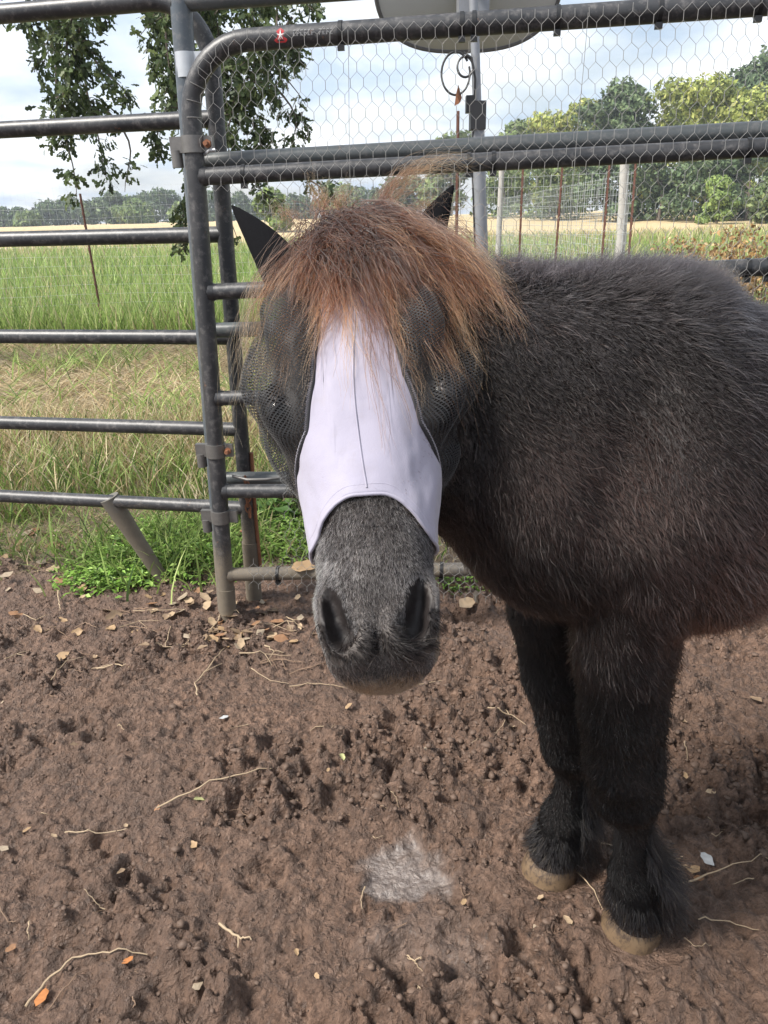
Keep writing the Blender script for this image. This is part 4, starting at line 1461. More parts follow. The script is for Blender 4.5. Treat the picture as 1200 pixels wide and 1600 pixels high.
def lock_children(G, per, root_r, tip_r, frizz, k=None):
    n, kk, _ = G.shape
    s = np.linspace(0, 1, kk)
    C = np.repeat(G, per, 0)
    m_ = len(C)
    o = rng.normal(0, 1, (m_, 3)); o2 = rng.normal(0, 1, (m_, 3))
    r = root_r * (1 - s) + tip_r * s
    C = C + o[:, None] * r[None, :, None] * (1 - 0.35 * np.sin(s * math.pi))[None, :, None]
    ph = rng.uniform(0, 6.28, (m_, 3)); fq = rng.uniform(8, 22, (m_, 3))
    C = C + frizz * (0.25 + s)[None, :, None] * np.sin(fq[:, None] * s[None, :, None] + ph[:, None]) + o2[:, None] * frizz * 1.6 * (s ** 2)[None, :, None]
    cut = rng.uniform(0.55, 1.0, m_)          # strands of unequal length
    idx_ = np.linspace(0, 1, kk)[None, :] * cut[:, None] * (kk - 1)
    i0 = np.minimum(idx_.astype(int), kk - 2); f = (idx_ - i0)[..., None]
    ar = np.arange(m_)[:, None]
    return C[ar, i0] * (1 - f) + C[ar, i0 + 1] * f


def lock_colour(n, warm, pale=0.06, tipw=1.0):
    dark = np.array([0.0055, 0.0034, 0.0032]); aub = np.array([0.046, 0.0145, 0.0075]); org = np.array([0.42, 0.155, 0.052]); pal = np.array([0.34, 0.22, 0.13])
    w = np.clip(np.asarray(warm) + rng.normal(0, 0.16, n), 0, 1)[:, None]
    b = dark * (1 - w) + aub * w
    ti = aub * (1 - w) + org * w
    b = b * (0.6 + 0.7 * rng.random((n, 1))); ti = ti * (0.6 + 0.7 * rng.random((n, 1))) * tipw + (1 - tipw) * b
    pm = rng.random(n) < pale
    ti[pm] = pal; b[pm] = aub * 1.4
    return b, ti


def px_of(P):
    q = P - _C; k = q @ _F
    return 600 + FPX * (q @ _R) / k, 800 - FPX * (q @ _U) / k


# lock family 1: from the crown, falling over the brow to both sides
nA = 165
rA = np.stack([rng.uniform(-0.035, 0.055, nA), rng.normal(0.004, 0.034, nA)], 1)
phi = rng.uniform(-1.18, 1.45, nA)
phi = np.where((phi < -0.45) & (rng.random(nA) < 0.5), rng.uniform(0.2, 1.4, nA), phi)
phi = np.sign(phi) * np.abs(phi) ** 0.9
root = HP + rA[:, :1] * H_T + rA[:, 1:] * H_W - 0.03 * H_N
d, g = sd_at(root)
root = root - g * (d - 0.003)[:, None]
v0 = np.cos(phi)[:, None] * H_T * 0.9 + np.sin(phi)[:, None] * H_W * 1.25 + 0.34 * H_N + np.array([0, 0, 0.04]) + rng.normal(0, 0.14, (nA, 3))
LA = rng.uniform(0.08, 0.165, nA) * (1 + 0.15 * (np.abs(phi) > 0.8))
GA = simulate(root, vnorm(v0), LA, 18, rng.uniform(0.10, 0.20, nA), 0.013)
# lock family 2: mane thrown forward over the near side of the neck
nB = 150
ub = rng.random(nB)
rB = np.stack([at_k(560 + 185 * q, 352 + 34 * q, 0.905 + 0.085 * q) for q in ub])
d, g = sd_at(rB)
rB = rB - g * (d - 0.003)[:, None]
v0 = -0.55 * _F + _R * (0.40 + 0.55 * rng.random(nB))[:, None] + np.array([0, 0, 0.12]) + rng.normal(0, 0.16, (nB, 3))
LB_ = rng.uniform(0.13, 0.22, nB) * (1 - 0.35 * ub)
GB_ = simulate(rB, vnorm(v0), LB_, 18, rng.uniform(0.11, 0.21, nB), 0.014)
# lock family 3: right side of the forelock sweeping towards the shoulder
nC = 135
rC = np.stack([at_k(u, v, 0.885) for u, v in zip(rng.uniform(540, 690, nC), rng.uniform(335, 385, nC))])
d, g = sd_at(rC)
rC = rC - g * (d - 0.003)[:, None]
v0 = -0.40 * _F + _R * rng.uniform(0.5, 1.1, nC)[:, None] - _U * 0.25 + np.array([0, 0, 0.10]) + rng.normal(0, 0.12, (nC, 3))
GC = simulate(rC, vnorm(v0), rng.uniform(0.13, 0.23, nC), 18, rng.uniform(0.07, 0.15, nC), 0.016)
# long stray locks down the middle of the face and at the left cheek
nD = 46
tgt = [(640, 660), (660, 640), (600, 600), (740, 630), (400, 700), (385, 640), (420, 620), (470, 560)]
rD = np.stack([HP + H_T * rng.uniform(0.0, 0.05) + H_W * rng.uniform(-0.03, 0.05) + H_N * 0.0 for _ in range(nD)])
d, g = sd_at(rD)
rD = rD - g * (d - 0.004)[:, None]
fD = rng.choice([-0.95, -0.55, 0.25, 0.45, 0.62, 0.75], nD) + rng.normal(0, 0.06, nD)
v0 = np.cos(fD)[:, None] * H_T + np.sin(fD)[:, None] * H_W * 1.1 + 0.4 * H_N + np.array([0, 0, 0.15])
GD_ = simulate(rD, vnorm(v0), rng.uniform(0.18, 0.27, nD), 18, 0.16, 0.012)
G = np.concatenate([GA, GB_, GC, GD_])
gu_, gv_ = px_of(G.reshape(-1, 3)); gu_, gv_ = gu_.reshape(G.shape[:2]), gv_.reshape(G.shape[:2])
bad = ((gu_ < 378) | ((gu_ < 415) & (gv_ < 378)) | ((gu_ > 664) & (gu_ < 730) & (gv_ < 346))).any(1) | (gv_.min(1) < 300) | (gu_ - 752 - 0.50 * np.clip(gv_ - 360, 0, 200) > 0).any(1)
per = max(4, int(14 * FURQ))
warm_g = np.concatenate([0.14 + 0.45 * np.clip(np.abs(phi) / 1.3, 0, 1) * rng.random(nA), rng.uniform(0.35, 0.95, nB), rng.uniform(0.35, 1.0, nC), rng.uniform(0.3, 0.8, nD)])
warm_g = np.clip(warm_g + rng.normal(0, 0.12, len(warm_g)), 0, 1)
warm_g = np.where(rng.random(len(warm_g)) < 0.60, warm_g * 0.18, warm_g * 1.2)
G, warm_g = G[~bad], warm_g[~bad]
CH_ = lock_children(G, per, 0.0085, 0.0040, 0.0030)
b_, t_ = lock_colour(len(CH_), np.repeat(warm_g, per))
curves_obj('forelock', CH_, rng.uniform(0.00022, 0.00050, len(CH_)), b_, t_, MAT_LOCK, pony)
# flyaway wisps: tuft standing on the crown and the loop blown up over the gate rail
def path_lock(px, n, spread, friz, warm):
    P = np.array([at_k(u, v, k) for u, v, k in px])
    s = np.linspace(0, len(P) - 1, 20); i = np.minimum(s.astype(int), len(P) - 2); f = (s - i)[:, None]
    def cr(i, f):
        p0 = P[np.maximum(i - 1, 0)]; p1 = P[i]; p2 = P[i + 1]; p3 = P[np.minimum(i + 2, len(P) - 1)]
        return 0.5 * ((2 * p1) + (-p0 + p2) * f + (2 * p0 - 5 * p1 + 4 * p2 - p3) * f ** 2 + (-p0 + 3 * p1 - 3 * p2 + p3) * f ** 3)
    Gd = cr(i, f)[None]
    C = lock_children(Gd, n, spread[0], spread[1], friz)
    b_, t_ = lock_colour(n, np.full(n, warm), 0.12)
    return C, b_, t_
parts = [path_lock([(590, 345, 0.90), (606, 300, 0.91), (640, 268, 0.915), (695, 249, 0.92), (750, 258, 0.925)], 95, (0.009, 0.005), 0.005, 0.5),
         path_lock([(590, 350, 0.93), (612, 310, 0.935), (645, 285, 0.94), (690, 268, 0.945), (735, 270, 0.95)], 45, (0.010, 0.008), 0.007, 0.45),
         path_lock([(505, 345, 0.90), (500, 320, 0.905), (497, 300, 0.905), (492, 282, 0.905)], 90, (0.010, 0.007), 0.005, 0.6),
         path_lock([(525, 345, 0.90), (527, 325, 0.905), (540, 305, 0.905), (556, 296, 0.905)], 70, (0.012, 0.009), 0.006, 0.6),
         path_lock([(480, 372, 0.868), (420, 425, 0.850), (388, 500, 0.840), (372, 590, 0.835), (362, 690, 0.83)], 36, (0.012, 0.008), 0.006, 0.75),
         path_lock([(470, 380, 0.865), (408, 450, 0.845), (392, 540, 0.838), (398, 640, 0.83)], 50, (0.014, 0.010), 0.005, 0.45),
         path_lock([(490, 400, 0.855), (440, 480, 0.832), (425, 560, 0.820), (430, 640, 0.81)], 44, (0.012, 0.010), 0.005, 0.25),
         path_lock([(560, 470, 0.815), (590, 540, 0.800), (615, 600, 0.790), (636, 662, 0.782)], 60, (0.008, 0.003), 0.003, 0.55),
         path_lock([(600, 470, 0.815), (628, 540, 0.795), (650, 590, 0.785), (662, 640, 0.778)], 46, (0.008, 0.003), 0.003, 0.7),
         path_lock([(650, 400, 0.845), (700, 470, 0.825), (735, 540, 0.815), (752, 610, 0.81)], 80, (0.012, 0.006), 0.004, 0.85),
         path_lock([(680, 380, 0.86), (735, 430, 0.845), (770, 490, 0.84), (785, 545, 0.838)], 80, (0.012, 0.008), 0.005, 0.8),
         path_lock([(690, 368, 0.87), (745, 400, 0.86), (785, 440, 0.855), (806, 490, 0.85)], 70, (0.012, 0.010), 0.006, 0.75),
         path_lock([(640, 420, 0.84), (690, 520, 0.815), (715, 580, 0.80), (740, 640, 0.797)], 36, (0.008, 0.003), 0.003, 0.9),
         path_lock([(470, 350, 0.90), (455, 335, 0.90), (440, 330, 0.90), (425, 335, 0.90)], 60, (0.012, 0.008), 0.005, 0.5),
         path_lock([(640, 345, 0.92), (662, 322, 0.925), (690, 315, 0.93), (720, 330, 0.935)], 90, (0.014, 0.010), 0.006, 0.6)]
curves_obj('wisps', np.concatenate([p[0] for p in parts]), rng.uniform(0.00016, 0.00028, sum(len(p[0]) for p in parts)), np.concatenate([p[1] for p in parts]), np.concatenate([p[2] for p in parts]), MAT_LOCK, pony)
# short upright mane along the crest
nK = 900
q = rng.random(nK)
rK = np.stack([-0.22 + 0.33 * q, rng.normal(0, 0.022, nK), np.full(nK, 1.12)], -1)
wK = pony_w(rK)
for _ in range(4):
    d, g = sd_at(wK); wK = wK - g * (d - 0.002)[:, None]
vK = np.array([0, 0, 1.0]) + 0.45 * A_ + rng.normal(0, 0.28, (nK, 3))
GK = simulate(wK, vnorm(vK), rng.uniform(0.018, 0.036, nK), 7, 0.05, 0.003)
CK = lock_children(GK, max(3, int(9 * FURQ)), 0.006, 0.005, 0.0016)
nCK = len(CK)
b_ = np.array([0.006, 0.005, 0.0055]) * (0.5 + rng.random((nCK, 1))); t_ = np.array([0.055, 0.047, 0.050]) * (0.35 + rng.random((nCK, 1)))
bz = (to_pony(CK[:, 0])[:, 0] > 0.03) & (rng.random(nCK) < 0.4)
t_[bz] = np.array([0.12, 0.07, 0.045])
curves_obj('mane', CK, np.full(nCK, 0.00032), b_, t_, MAT_COAT, pony)
# tail
nT = 120
rT = pony_w(np.stack([np.full(nT, 1.06), rng.normal(0, 0.02, nT), rng.normal(0.90, 0.015, nT)], -1))
GT = simulate(rT, vnorm(A_ * 0.8 + np.array([0, 0, 0.3]) + rng.normal(0, 0.15, (nT, 3))), rng.uniform(0.45, 0.75, nT), 16, 0.2, 0.01)
CT = lock_children(GT, 10, 0.012, 0.02, 0.006)
b_, t_ = lock_colour(len(CT), np.full(len(CT), 0.2))
curves_obj('tail', CT, np.full(len(CT), 0.00045), b_ * 0.5, t_ * 0.5, MAT_LOCK, pony)


# ------------------------------------------------------------------ fly mask
mask = empty('fly_mask', tuple(HP))
tag(mask, 'fly mask with pale lilac face panel and black mesh eye covers on the pony', 'fly mask')
MKB = HP.copy()
t = NT('lilac_lycra')
n1 = t.noise(700, 2, 0.5); n2 = t.noise(25, 4, 0.6); n5 = t.noise(55, 5, 0.65)
lc = t.mix(n2, (0.26, 0.245, 0.31), (0.335, 0.318, 0.39))
lc = t.mix(t.math('MULTIPLY', t.ramp(n5, [(0.52, 0), (0.72, 1)]), 0.30), lc, (0.26, 0.235, 0.26))
t.set(color=lc, rough=0.7, spec=0.25, sheen=0.3)
t.bump(t.math('ADD', t.math('MULTIPLY', n1, 0.25), n2), 0.22, 0.004)
MAT_LYCRA = t.m
t = NT('black_mesh')
uvn = t.node('ShaderNodeUVMap', uv_map='UVMap')
sx_ = t.node('ShaderNodeSeparateXYZ'); t.l.new(uvn.outputs[0], sx_.inputs[0])
CELL = 0.0040
def line(sock):
    fr = t.math('FRACT', t.math('DIVIDE', sock, CELL))
    return t.math('GREATER_THAN', t.math('ABSOLUTE', t.math('SUBTRACT', fr, 0.5)), 0.340)
al = t.math('MAXIMUM', line(t.math('ADD', sx_.outputs[0], sx_.outputs[1])), line(t.math('SUBTRACT', sx_.outputs[0], sx_.outputs[1])))
t.set(color=(0.011, 0.0115, 0.0135), rough=0.65, spec=0.3, alpha=al, sheen=0.15)
MAT_MESH = t.m
MAT_TRIM = plain('black_binding', (0.012, 0.012, 0.014), 0.7, 0, 0.2, 200)
MAT_THREAD = plain('pale_thread', (0.36, 0.35, 0.39), 0.7, 0, 0.1, 200)
MAT_EARC = plain('black_ear_cloth', (0.006, 0.006, 0.007), 0.95, 0, 0.3, 300, 0.25)
MAT_EARC.node_tree.nodes['Principled BSDF'].inputs['Specular IOR Level'].default_value = 0.08
T_TOP, T_B1, T_TIP = 0.015, 0.145, 0.302
RAD = math.radians
TBx = np.array([T_TOP, T_B1, 0.20, 0.25, T_TIP])
def THB(side): return np.radians([16, 18.5, 26, 42, 90]) if side > 0 else np.radians([16, 18.5, 25, 39, 92])


def hem_t(th):
    a = np.abs(th)
    return 0.333 + 0.042 * sstep(0.15, 1.35, a) - 0.010 * sstep(1.6, 3.0, a)


def fold(t_, th, side):
    """how far the mesh stands off the head"""
    u = np.clip((t_ - T_TOP) / (T_TIP - T_TOP), 0, 1)
    a = np.abs(th)
    lb = np.interp(t_, TBx, THB(side))
    v = np.clip((a - lb) / (RAD(128) - lb), 0, 1)
    env = np.sin(math.pi * np.clip(u, 0, 1) ** 1.25) ** 0.7 * np.sin(math.pi * v ** 0.72) ** 0.85
    k = 0.042 if side > 0 else 0.044
    w = 1 + 0.10 * np.sin(7 * a + 9 * u + side) - 0.42 * np.abs(np.sin(4.1 * a + 5.5 * u + 1.3 * side)) ** 3 - 0.22 * np.abs(np.sin(9 * a - 7 * u)) ** 4
    return 0.005 + k * env * np.maximum(w, 0.05) + 0.0012 * (fbm(t_ * 1.0, a * 0.1, 60, 2, 5) - 0.5)


def white_off(t_, th):
    return 0.0040 + 0.0010 * np.sin(45 * t_ + 5 * th) * sstep(0.12, 0.3, t_) + 0.0048 * (fbm(t_ * 0.6 + th * 0.03, th * 0.09 - t_ * 0.3, 26, 3, 9) - 0.5) + 0.0012 * (fbm(t_, th * 0.1, 40, 2, 3) - 0.5) + 0.004 * sstep(0.25, 0.31, t_) * sstep(0.9, 1.3, np.abs(th))


nth, nt_ = 181, 72
TH_ = np.linspace(-math.pi, math.pi, nth)
def t_top(th):
    side = 1 if th > 0 else -1
    B = THB(side); a = abs(th)
    if a <= B[0]: return T_TOP
    if a >= B[-1]: return T_TIP
    return float(np.interp(a, B, TBx))
tt_ = np.array([t_top(x) for x in TH_]); tb_ = hem_t(TH_)
SS = np.linspace(0, 1, nt_)[:, None]
TG = tt_[None] * (1 - SS) + tb_[None] * SS
THG = np.broadcast_to(TH_[None], TG.shape)
V = head_pt(TG, THG, white_off(TG, THG))
ii = np.arange(nt_ * nth).reshape(nt_, nth)
Fq = np.stack([ii[:-1, :-1], ii[1:, :-1], ii[1:, 1:], ii[:-1, 1:]], -1).reshape(-1, 4)
# cloth is closed under the jaw
panel = mesh_np('face_panel', V.reshape(-1, 3) - MKB, Fq, MAT_LYCRA, mask, True)
sol = panel.modifiers.new('thickness', 'SOLIDIFY'); sol.thickness = 0.0012; sol.offset = 1
def hpath(ts, ths, off): return head_pt(np.asarray(ts), np.asarray(ths), off)
MB().tube(hpath(tb_, TH_, white_off(tb_, TH_) + 0.0006), 0.0019, 8, False).build('hem', MAT_LYCRA, panel, base=MKB)
MB().tube(hpath(tb_ - 0.011, TH_, white_off(tb_ - 0.011, TH_) + 0.0008), 0.0007, 6, False).build('hem_stitching', MAT_LYCRA, panel, base=MKB)
ts = np.linspace(0.03, 0.326, 60)
MB().tube(hpath(ts, np.full(60, 0.0) + 0.03 * np.sin(ts * 20), white_off(ts, 0 * ts) + 0.0016), 0.0010, 6).build('centre_seam', MAT_LYCRA, panel, base=MKB)
for side in (-1, 1):
    nu, nv = 80, 70
    U_, V_ = np.meshgrid(np.linspace(0, 1, nu), np.linspace(0, 1, nv), indexing='ij')
    Tm = T_TOP + (T_TIP - T_TOP) * U_
    lb = np.interp(Tm, TBx, THB(side))
    Th = lb + (RAD(128) - lb) * V_
    off = fold(Tm, Th, side)
    Pm = head_pt(Tm, side * Th, off)
    ii = np.arange(nu * nv).reshape(nu, nv)
    Fq = np.stack([ii[:-1, :-1], ii[1:, :-1], ii[1:, 1:], ii[:-1, 1:]], -1).reshape(-1, 4)
    if side < 0: Fq = Fq[:, ::-1].copy()
    o = mesh_np('eye_cover', Pm.reshape(-1, 3) - MKB, Fq, MAT_MESH, mask, True)
    uvl = o.data.uv_layers.new(name='UVMap')
    UVs = np.stack([Tm, Th * 0.105], -1).reshape(-1, 2)
    uvl.data.foreach_set('uv', UVs[Fq.ravel()].astype(np.float32).ravel())
    bt_ = np.linspace(T_TOP, T_TIP, 90)
    bth = side * np.interp(bt_, TBx, THB(side))
    MB().tube(hpath(bt_, bth, 0.0062), 0.0026, 8).build('binding', MAT_TRIM, mask, base=MKB)
    zz = np.linspace(T_B1 - 0.01, T_TIP, 150)
    zth = side * np.interp(zz, TBx, THB(side)) + 0.022 * np.where(np.arange(150) % 2 == 0, 1, -1) + side * 0.012
    MB().tube(hpath(zz, zth, 0.0088), 0.00062, 5).build('overlock_stitching', MAT_THREAD, mask, base=MKB)
    e_b = RAD(128)
    MB().tube(hpath(bt_, np.full(90, side * e_b), 0.0045), 0.0025, 6).build('binding', MAT_TRIM, mask, base=MKB)
# ear covers: folded cloth cones
for (b, e_), sgn in zip(EAR, (-1, 1)):
    ax = vnorm(e_ - b); L = np.linalg.norm(e_ - b)
    sd1 = vnorm(np.cross(ax, _F)); sd2 = np.cross(ax, sd1)
    V = []; nr_, na_ = 14, 20
    for i in range(nr_ + 1):
        q = i / nr_
        wd = 0.027 * (1 - q ** 1.5) ** 0.9 + 0.0012
        cen = b - ax * 0.03 + (e_ - b + ax * 0.03) * q + sd1 * (sgn * 0.004 * math.sin(q * 3.0))
        for j in range(na_):
            a = 2 * math.pi * j / na_
            rr = 1 - 0.35 * max(0.0, -math.sin(a)) ** 2
            V.append(cen + sd1 * wd * math.cos(a) + sd2 * wd * 0.62 * math.sin(a) * rr)
    Fc = [[i * na_ + j, i * na_ + (j + 1) % na_, (i + 1) * na_ + (j + 1) % na_, (i + 1) * na_ + j] for i in range(nr_) for j in range(na_)]
    ec = MB().add(V, Fc).build('ear_cover', MAT_EARC, mask, base=MKB, sharp=80)


# ------------------------------------------------------------------ pasture grass
def blades(name, x, y, length, width, lean, cols, mat, segs=2, base_z=None, kind='stuff', curl=0.6, flat=None):
    """one bent blade per (x, y): ribbon of `segs` quads and a tip triangle"""
    n = len(x)
    z = ground_z(x, y) if base_z is None else base_z
    az = rng.uniform(0, 2 * math.pi, n)
    ld = np.stack([np.cos(az), np.sin(az)], 1)
    fa = rng.uniform(0, 2 * math.pi, n)
    wd = np.stack([np.cos(fa), np.sin(fa), np.zeros(n)], 1) * width[:, None] / 2
    k = segs + 2
    s = np.linspace(0, 1, k)
    V = np.zeros((n, 2 * (k - 1) + 1, 3))
    for i in range(k):
        q = s[i]
        hor = lean * length * (q ** (1 + curl))
        ver = length * q * np.sqrt(np.maximum(1 - (lean * 0.8) ** 2 * q, 0.04))
        if flat is not None: ver = ver * (1 - flat)
        p = np.stack([x + ld[:, 0] * hor, y + ld[:, 1] * hor, z + ver - 0.004], 1)
        if i < k - 1:
            w = (1 - 0.45 * q)
            V[:, 2 * i] = p - wd * w; V[:, 2 * i + 1] = p + wd * w
        else:
            V[:, -1] = p
    m_ = V.shape[1]
    tris = []
    for i in range(k - 2):
        a = 2 * i
        tris += [[a, a + 1, a + 3], [a, a + 3, a + 2]]
    tris.append([2 * (k - 2), 2 * (k - 2) + 1, m_ - 1])
    Fc = (np.arange(n) * m_)[:, None, None] + np.array(tris)[None]
    C = np.repeat(cols, m_, 0)
    o = mesh_np(name, V.reshape(-1, 3), Fc.reshape(-1, 3), mat, None, False, C)
    return o


MAT_GRASS = tint_leaf_mat('grass_blade', 0.40, 0.55, 0.25)
MAT_LEAF = tint_leaf_mat('leaf', 0.32, 0.5, 0.35)


def pick(n, pal, w, jit=0.22):
    pal = np.array(pal); i = rng.choice(len(pal), n, p=np.array(w) / np.sum(w))
    return pal[i] * (1 + rng.normal(0, jit, (n, 1))).clip(0.4, 1.7)


GREENS = [(0.17, 0.245, 0.06), (0.24, 0.33, 0.09), (0.34, 0.40, 0.145), (0.09, 0.15, 0.045)]
STRAWS = [(0.50, 0.40, 0.24), (0.38, 0.29, 0.16), (0.62, 0.53, 0.36), (0.24, 0.17, 0.095)]
# rank grass just beyond the panels
n = 42000
x = rng.uniform(-3.2, 3.6, n); y = 2.40 + 1.9 * rng.random(n) ** 0.8
keep = (1 - mud_amount(x, y) > rng.random(n)) & (fbm(x, y, 2.2, 3, 71) + 0.24 * sstep(2.5, 3.3, y) > 0.44 + 0.2 * rng.random(n) * sstep(3.6, 4.3, y))
x, y = x[keep], y[keep]; n = len(x)
gm = rng.random(n) < 0.62 - 0.42 * sstep(3.2, 3.9, y)
c = np.where(gm[:, None], pick(n, GREENS, [4, 4, 2, 2]), pick(n, STRAWS, [3, 3, 2, 1]))
o = blades('rank_grass', x, y, rng.uniform(0.06, 0.26, n) * (0.45 + 0.55 * sstep(2.5, 3.2, y)), rng.uniform(0.004, 0.009, n), rng.uniform(0.25, 0.95, n), c, MAT_GRASS, 3)
tag(o, 'tangled green and straw-coloured grass growing behind the pipe panels', 'grass', kind='stuff')
# flattened straw
n = 62000
x = rng.uniform(-5.5, 5.0, n); y = rng.uniform(3.7, 8.8, n)
c = pick(n, STRAWS, [4, 3, 3, 2])
gm = rng.random(n) < 0.05 + 0.30 * (fbm(x, y, 1.5, 2, 3) > 0.62)
c[gm] = pick(gm.sum(), GREENS, [2, 3, 2, 1])
o = blades('flattened_straw', x, y, rng.uniform(0.15, 0.42, n), rng.uniform(0.006, 0.012, n), rng.uniform(0.75, 1.1, n), c, MAT_GRASS, 1, flat=np.where(gm, 0.2, rng.uniform(0.55, 0.92, n)), curl=0.2)
tag(o, 'pale flattened dry straw between the rank grass and the green pasture', 'straw', kind='stuff')
# trodden short grass and chaff along the outside of the panels
n = 12000
x = np.where(rng.random(n) < 0.45, rng.uniform(-2.0, -0.6, n), rng.uniform(-2.6, 2.2, n)); y = rng.uniform(2.25, 3.2, n)
keep = rng.random(n) > mud_amount(x, y) * 0.93
x, y = x[keep], y[keep]; n = len(x)
c = pick(n, STRAWS, [4, 4, 2, 3]); gm = rng.random(n) < 0.35; c[gm] = pick(gm.sum(), GREENS, [3, 4, 2, 2])
o = blades('trodden_chaff', x, y, rng.uniform(0.03, 0.11, n), rng.uniform(0.003, 0.007, n), rng.uniform(0.6, 1.1, n), c, MAT_GRASS, 1, flat=np.where(gm, 0.2, rng.uniform(0.5, 0.9, n)), curl=0.3)
tag(o, 'trodden short grass and chaff at the outer foot of the panels', 'grass', kind='stuff')
# standing green pasture
n = 95000
y = 7.8 * (44 / 7.8) ** (rng.random(n) ** 1.15); x = rng.uniform(-0.62, 0.62, n) * y * 1.12
keep = (fbm(x, y, 0.35, 3, 11) + 0.15 - 0.5 * sstep(30, 44, y) > 0.30)
x, y = x[keep], y[keep]; n = len(x)
c = pick(n, [(0.25, 0.355, 0.095), (0.33, 0.43, 0.13), (0.41, 0.45, 0.20), (0.16, 0.24, 0.07)], [4, 4, 2, 2])
dr = rng.random(n) < 0.10 + 0.35 * sstep(18, 40, y) + 0.15 * (x > 1.5)
c[dr] = pick(dr.sum(), STRAWS, [4, 2, 3, 0])
sc_ = (y / 9.0) ** 0.55
o = blades('pasture_grass', x, y, rng.uniform(0.22, 0.48, n), rng.uniform(0.010, 0.018, n) * sc_, rng.uniform(0.12, 0.55, n), c, MAT_GRASS, 2, base_z=np.zeros(n))
tag(o, 'bright green standing pasture grass stretching to the dry field', 'grass', kind='stuff')
# low leafy weeds round the foot of the panels: small oval leaflets on short stems
def leaflets(name, cx, cy, rad, n, hmax, size, pal, w, label, cat):
    r = np.sqrt(rng.random(n)) ; a = rng.uniform(0, 6.283, n)
    x = cx + rad[0] * r * np.cos(a) + 0.05 * rng.normal(0, 1, n); y = cy + rad[1] * r * np.sin(a) + 0.03 * rng.normal(0, 1, n)
    hump = (1 - r ** 2) * (0.55 + 0.9 * fbm(x, y, 9, 2, 14))
    z = ground_z(x, y) + hmax * hump * (0.35 + 0.65 * rng.random(n)) + 0.004
    az = rng.uniform(0, 6.283, n); ti = rng.normal(0.15, 0.35, n)
    L = size * rng.uniform(0.6, 1.3, n); Wd = L * rng.uniform(0.32, 0.5, n)
    d = np.stack([np.cos(az) * np.cos(ti), np.sin(az) * np.cos(ti), np.sin(ti)], 1)
    sN = np.stack([-np.sin(az), np.cos(az), rng.normal(0, 0.25, n)], 1)
    P0 = np.stack([x, y, z], 1)
    up = np.array([0, 0, 1.0])
    V = np.stack([P0, P0 + d * L[:, None] * 0.5 + sN * Wd[:, None] * 0.5 + up * 0.002, P0 + d * L[:, None] - up * L[:, None] * 0.1, P0 + d * L[:, None] * 0.5 - sN * Wd[:, None] * 0.5 + up * 0.002], 1)
    Fc = (np.arange(n) * 4)[:, None, None] + np.array([[0, 1, 2], [0, 2, 3]])[None]
    C = pick(n, pal, w) * (0.75 + 0.35 * np.clip(hump, 0, 1))[:, None] ** 0
    o = mesh_np(name, V.reshape(-1, 3), Fc.reshape(-1, 3), MAT_LEAF, None, False, np.repeat(C, 4, 0))
    tag(o, label, cat, kind='stuff')
    return o
WEED = [(0.15, 0.27, 0.04), (0.22, 0.37, 0.07), (0.32, 0.46, 0.12), (0.08, 0.15, 0.028)]
w1 = at_z(262, 868, 0.05); w2 = at_z(432, 842, 0.04); w3 = at_z(170, 900, 0.02); w4 = at_z(715, 905, 0.02); w5 = at_z(430, 800, 0.08)
leaflets('leafy_weeds', w1[0] - 0.02, w1[1] + 0.10, (0.31, 0.25), 4200, 0.11, 0.024, WEED, [3, 4, 3, 2], 'bright green low leafy weeds around the slanting foot', 'weeds')
leaflets('leafy_weeds', w2[0] + 0.10, w2[1] + 0.12, (0.30, 0.26), 4500, 0.08, 0.022, WEED, [2, 4, 4, 1], 'bright green low leafy weeds behind the gate bottom rail', 'weeds')
n = 900
x = w1[0] + rng.normal(0, 0.18, n); y = w1[1] + 0.12 + rng.normal(0, 0.12, n)
o = blades('weed_grass', x, y, rng.uniform(0.05, 0.20, n), rng.uniform(0.004, 0.009, n), rng.uniform(0.3, 1.0, n), pick(n, GREENS, [2, 4, 3, 1]), MAT_GRASS, 3)
tag(o, 'coarse grass blades growing up through the leafy weeds at the slanting foot', 'grass', kind='stuff')
leaflets('leafy_weeds', w3[0], w3[1], (0.14, 0.10), 900, 0.05, 0.026, WEED, [3, 3, 1, 2], 'small patch of dark green weeds in the mud beside the slanting foot', 'weeds')
leaflets('leafy_weeds', w4[0], w4[1], (0.09, 0.05), 260, 0.03, 0.020, WEED, [3, 3, 1, 2], 'tiny weed patch under the gate beyond the pony chest', 'weeds')
leaflets('leafy_weeds', w5[0] + 0.1, w5[1] + 0.1, (0.30, 0.20), 1600, 0.14, 0.055, [(0.07, 0.14, 0.03), (0.10, 0.19, 0.04), (0.15, 0.24, 0.07)], [3, 3, 1], 'broad-leaved dark weeds behind the bright low weeds', 'weeds')


# ------------------------------------------------------------------ trees
MAT_BARK = plain('bark', (0.13, 0.105, 0.085), 0.9, 0, 0.35, 12, 0.4)
MAT_FOL = tint_leaf_mat('foliage', 0.25, 0.6, 0.25)


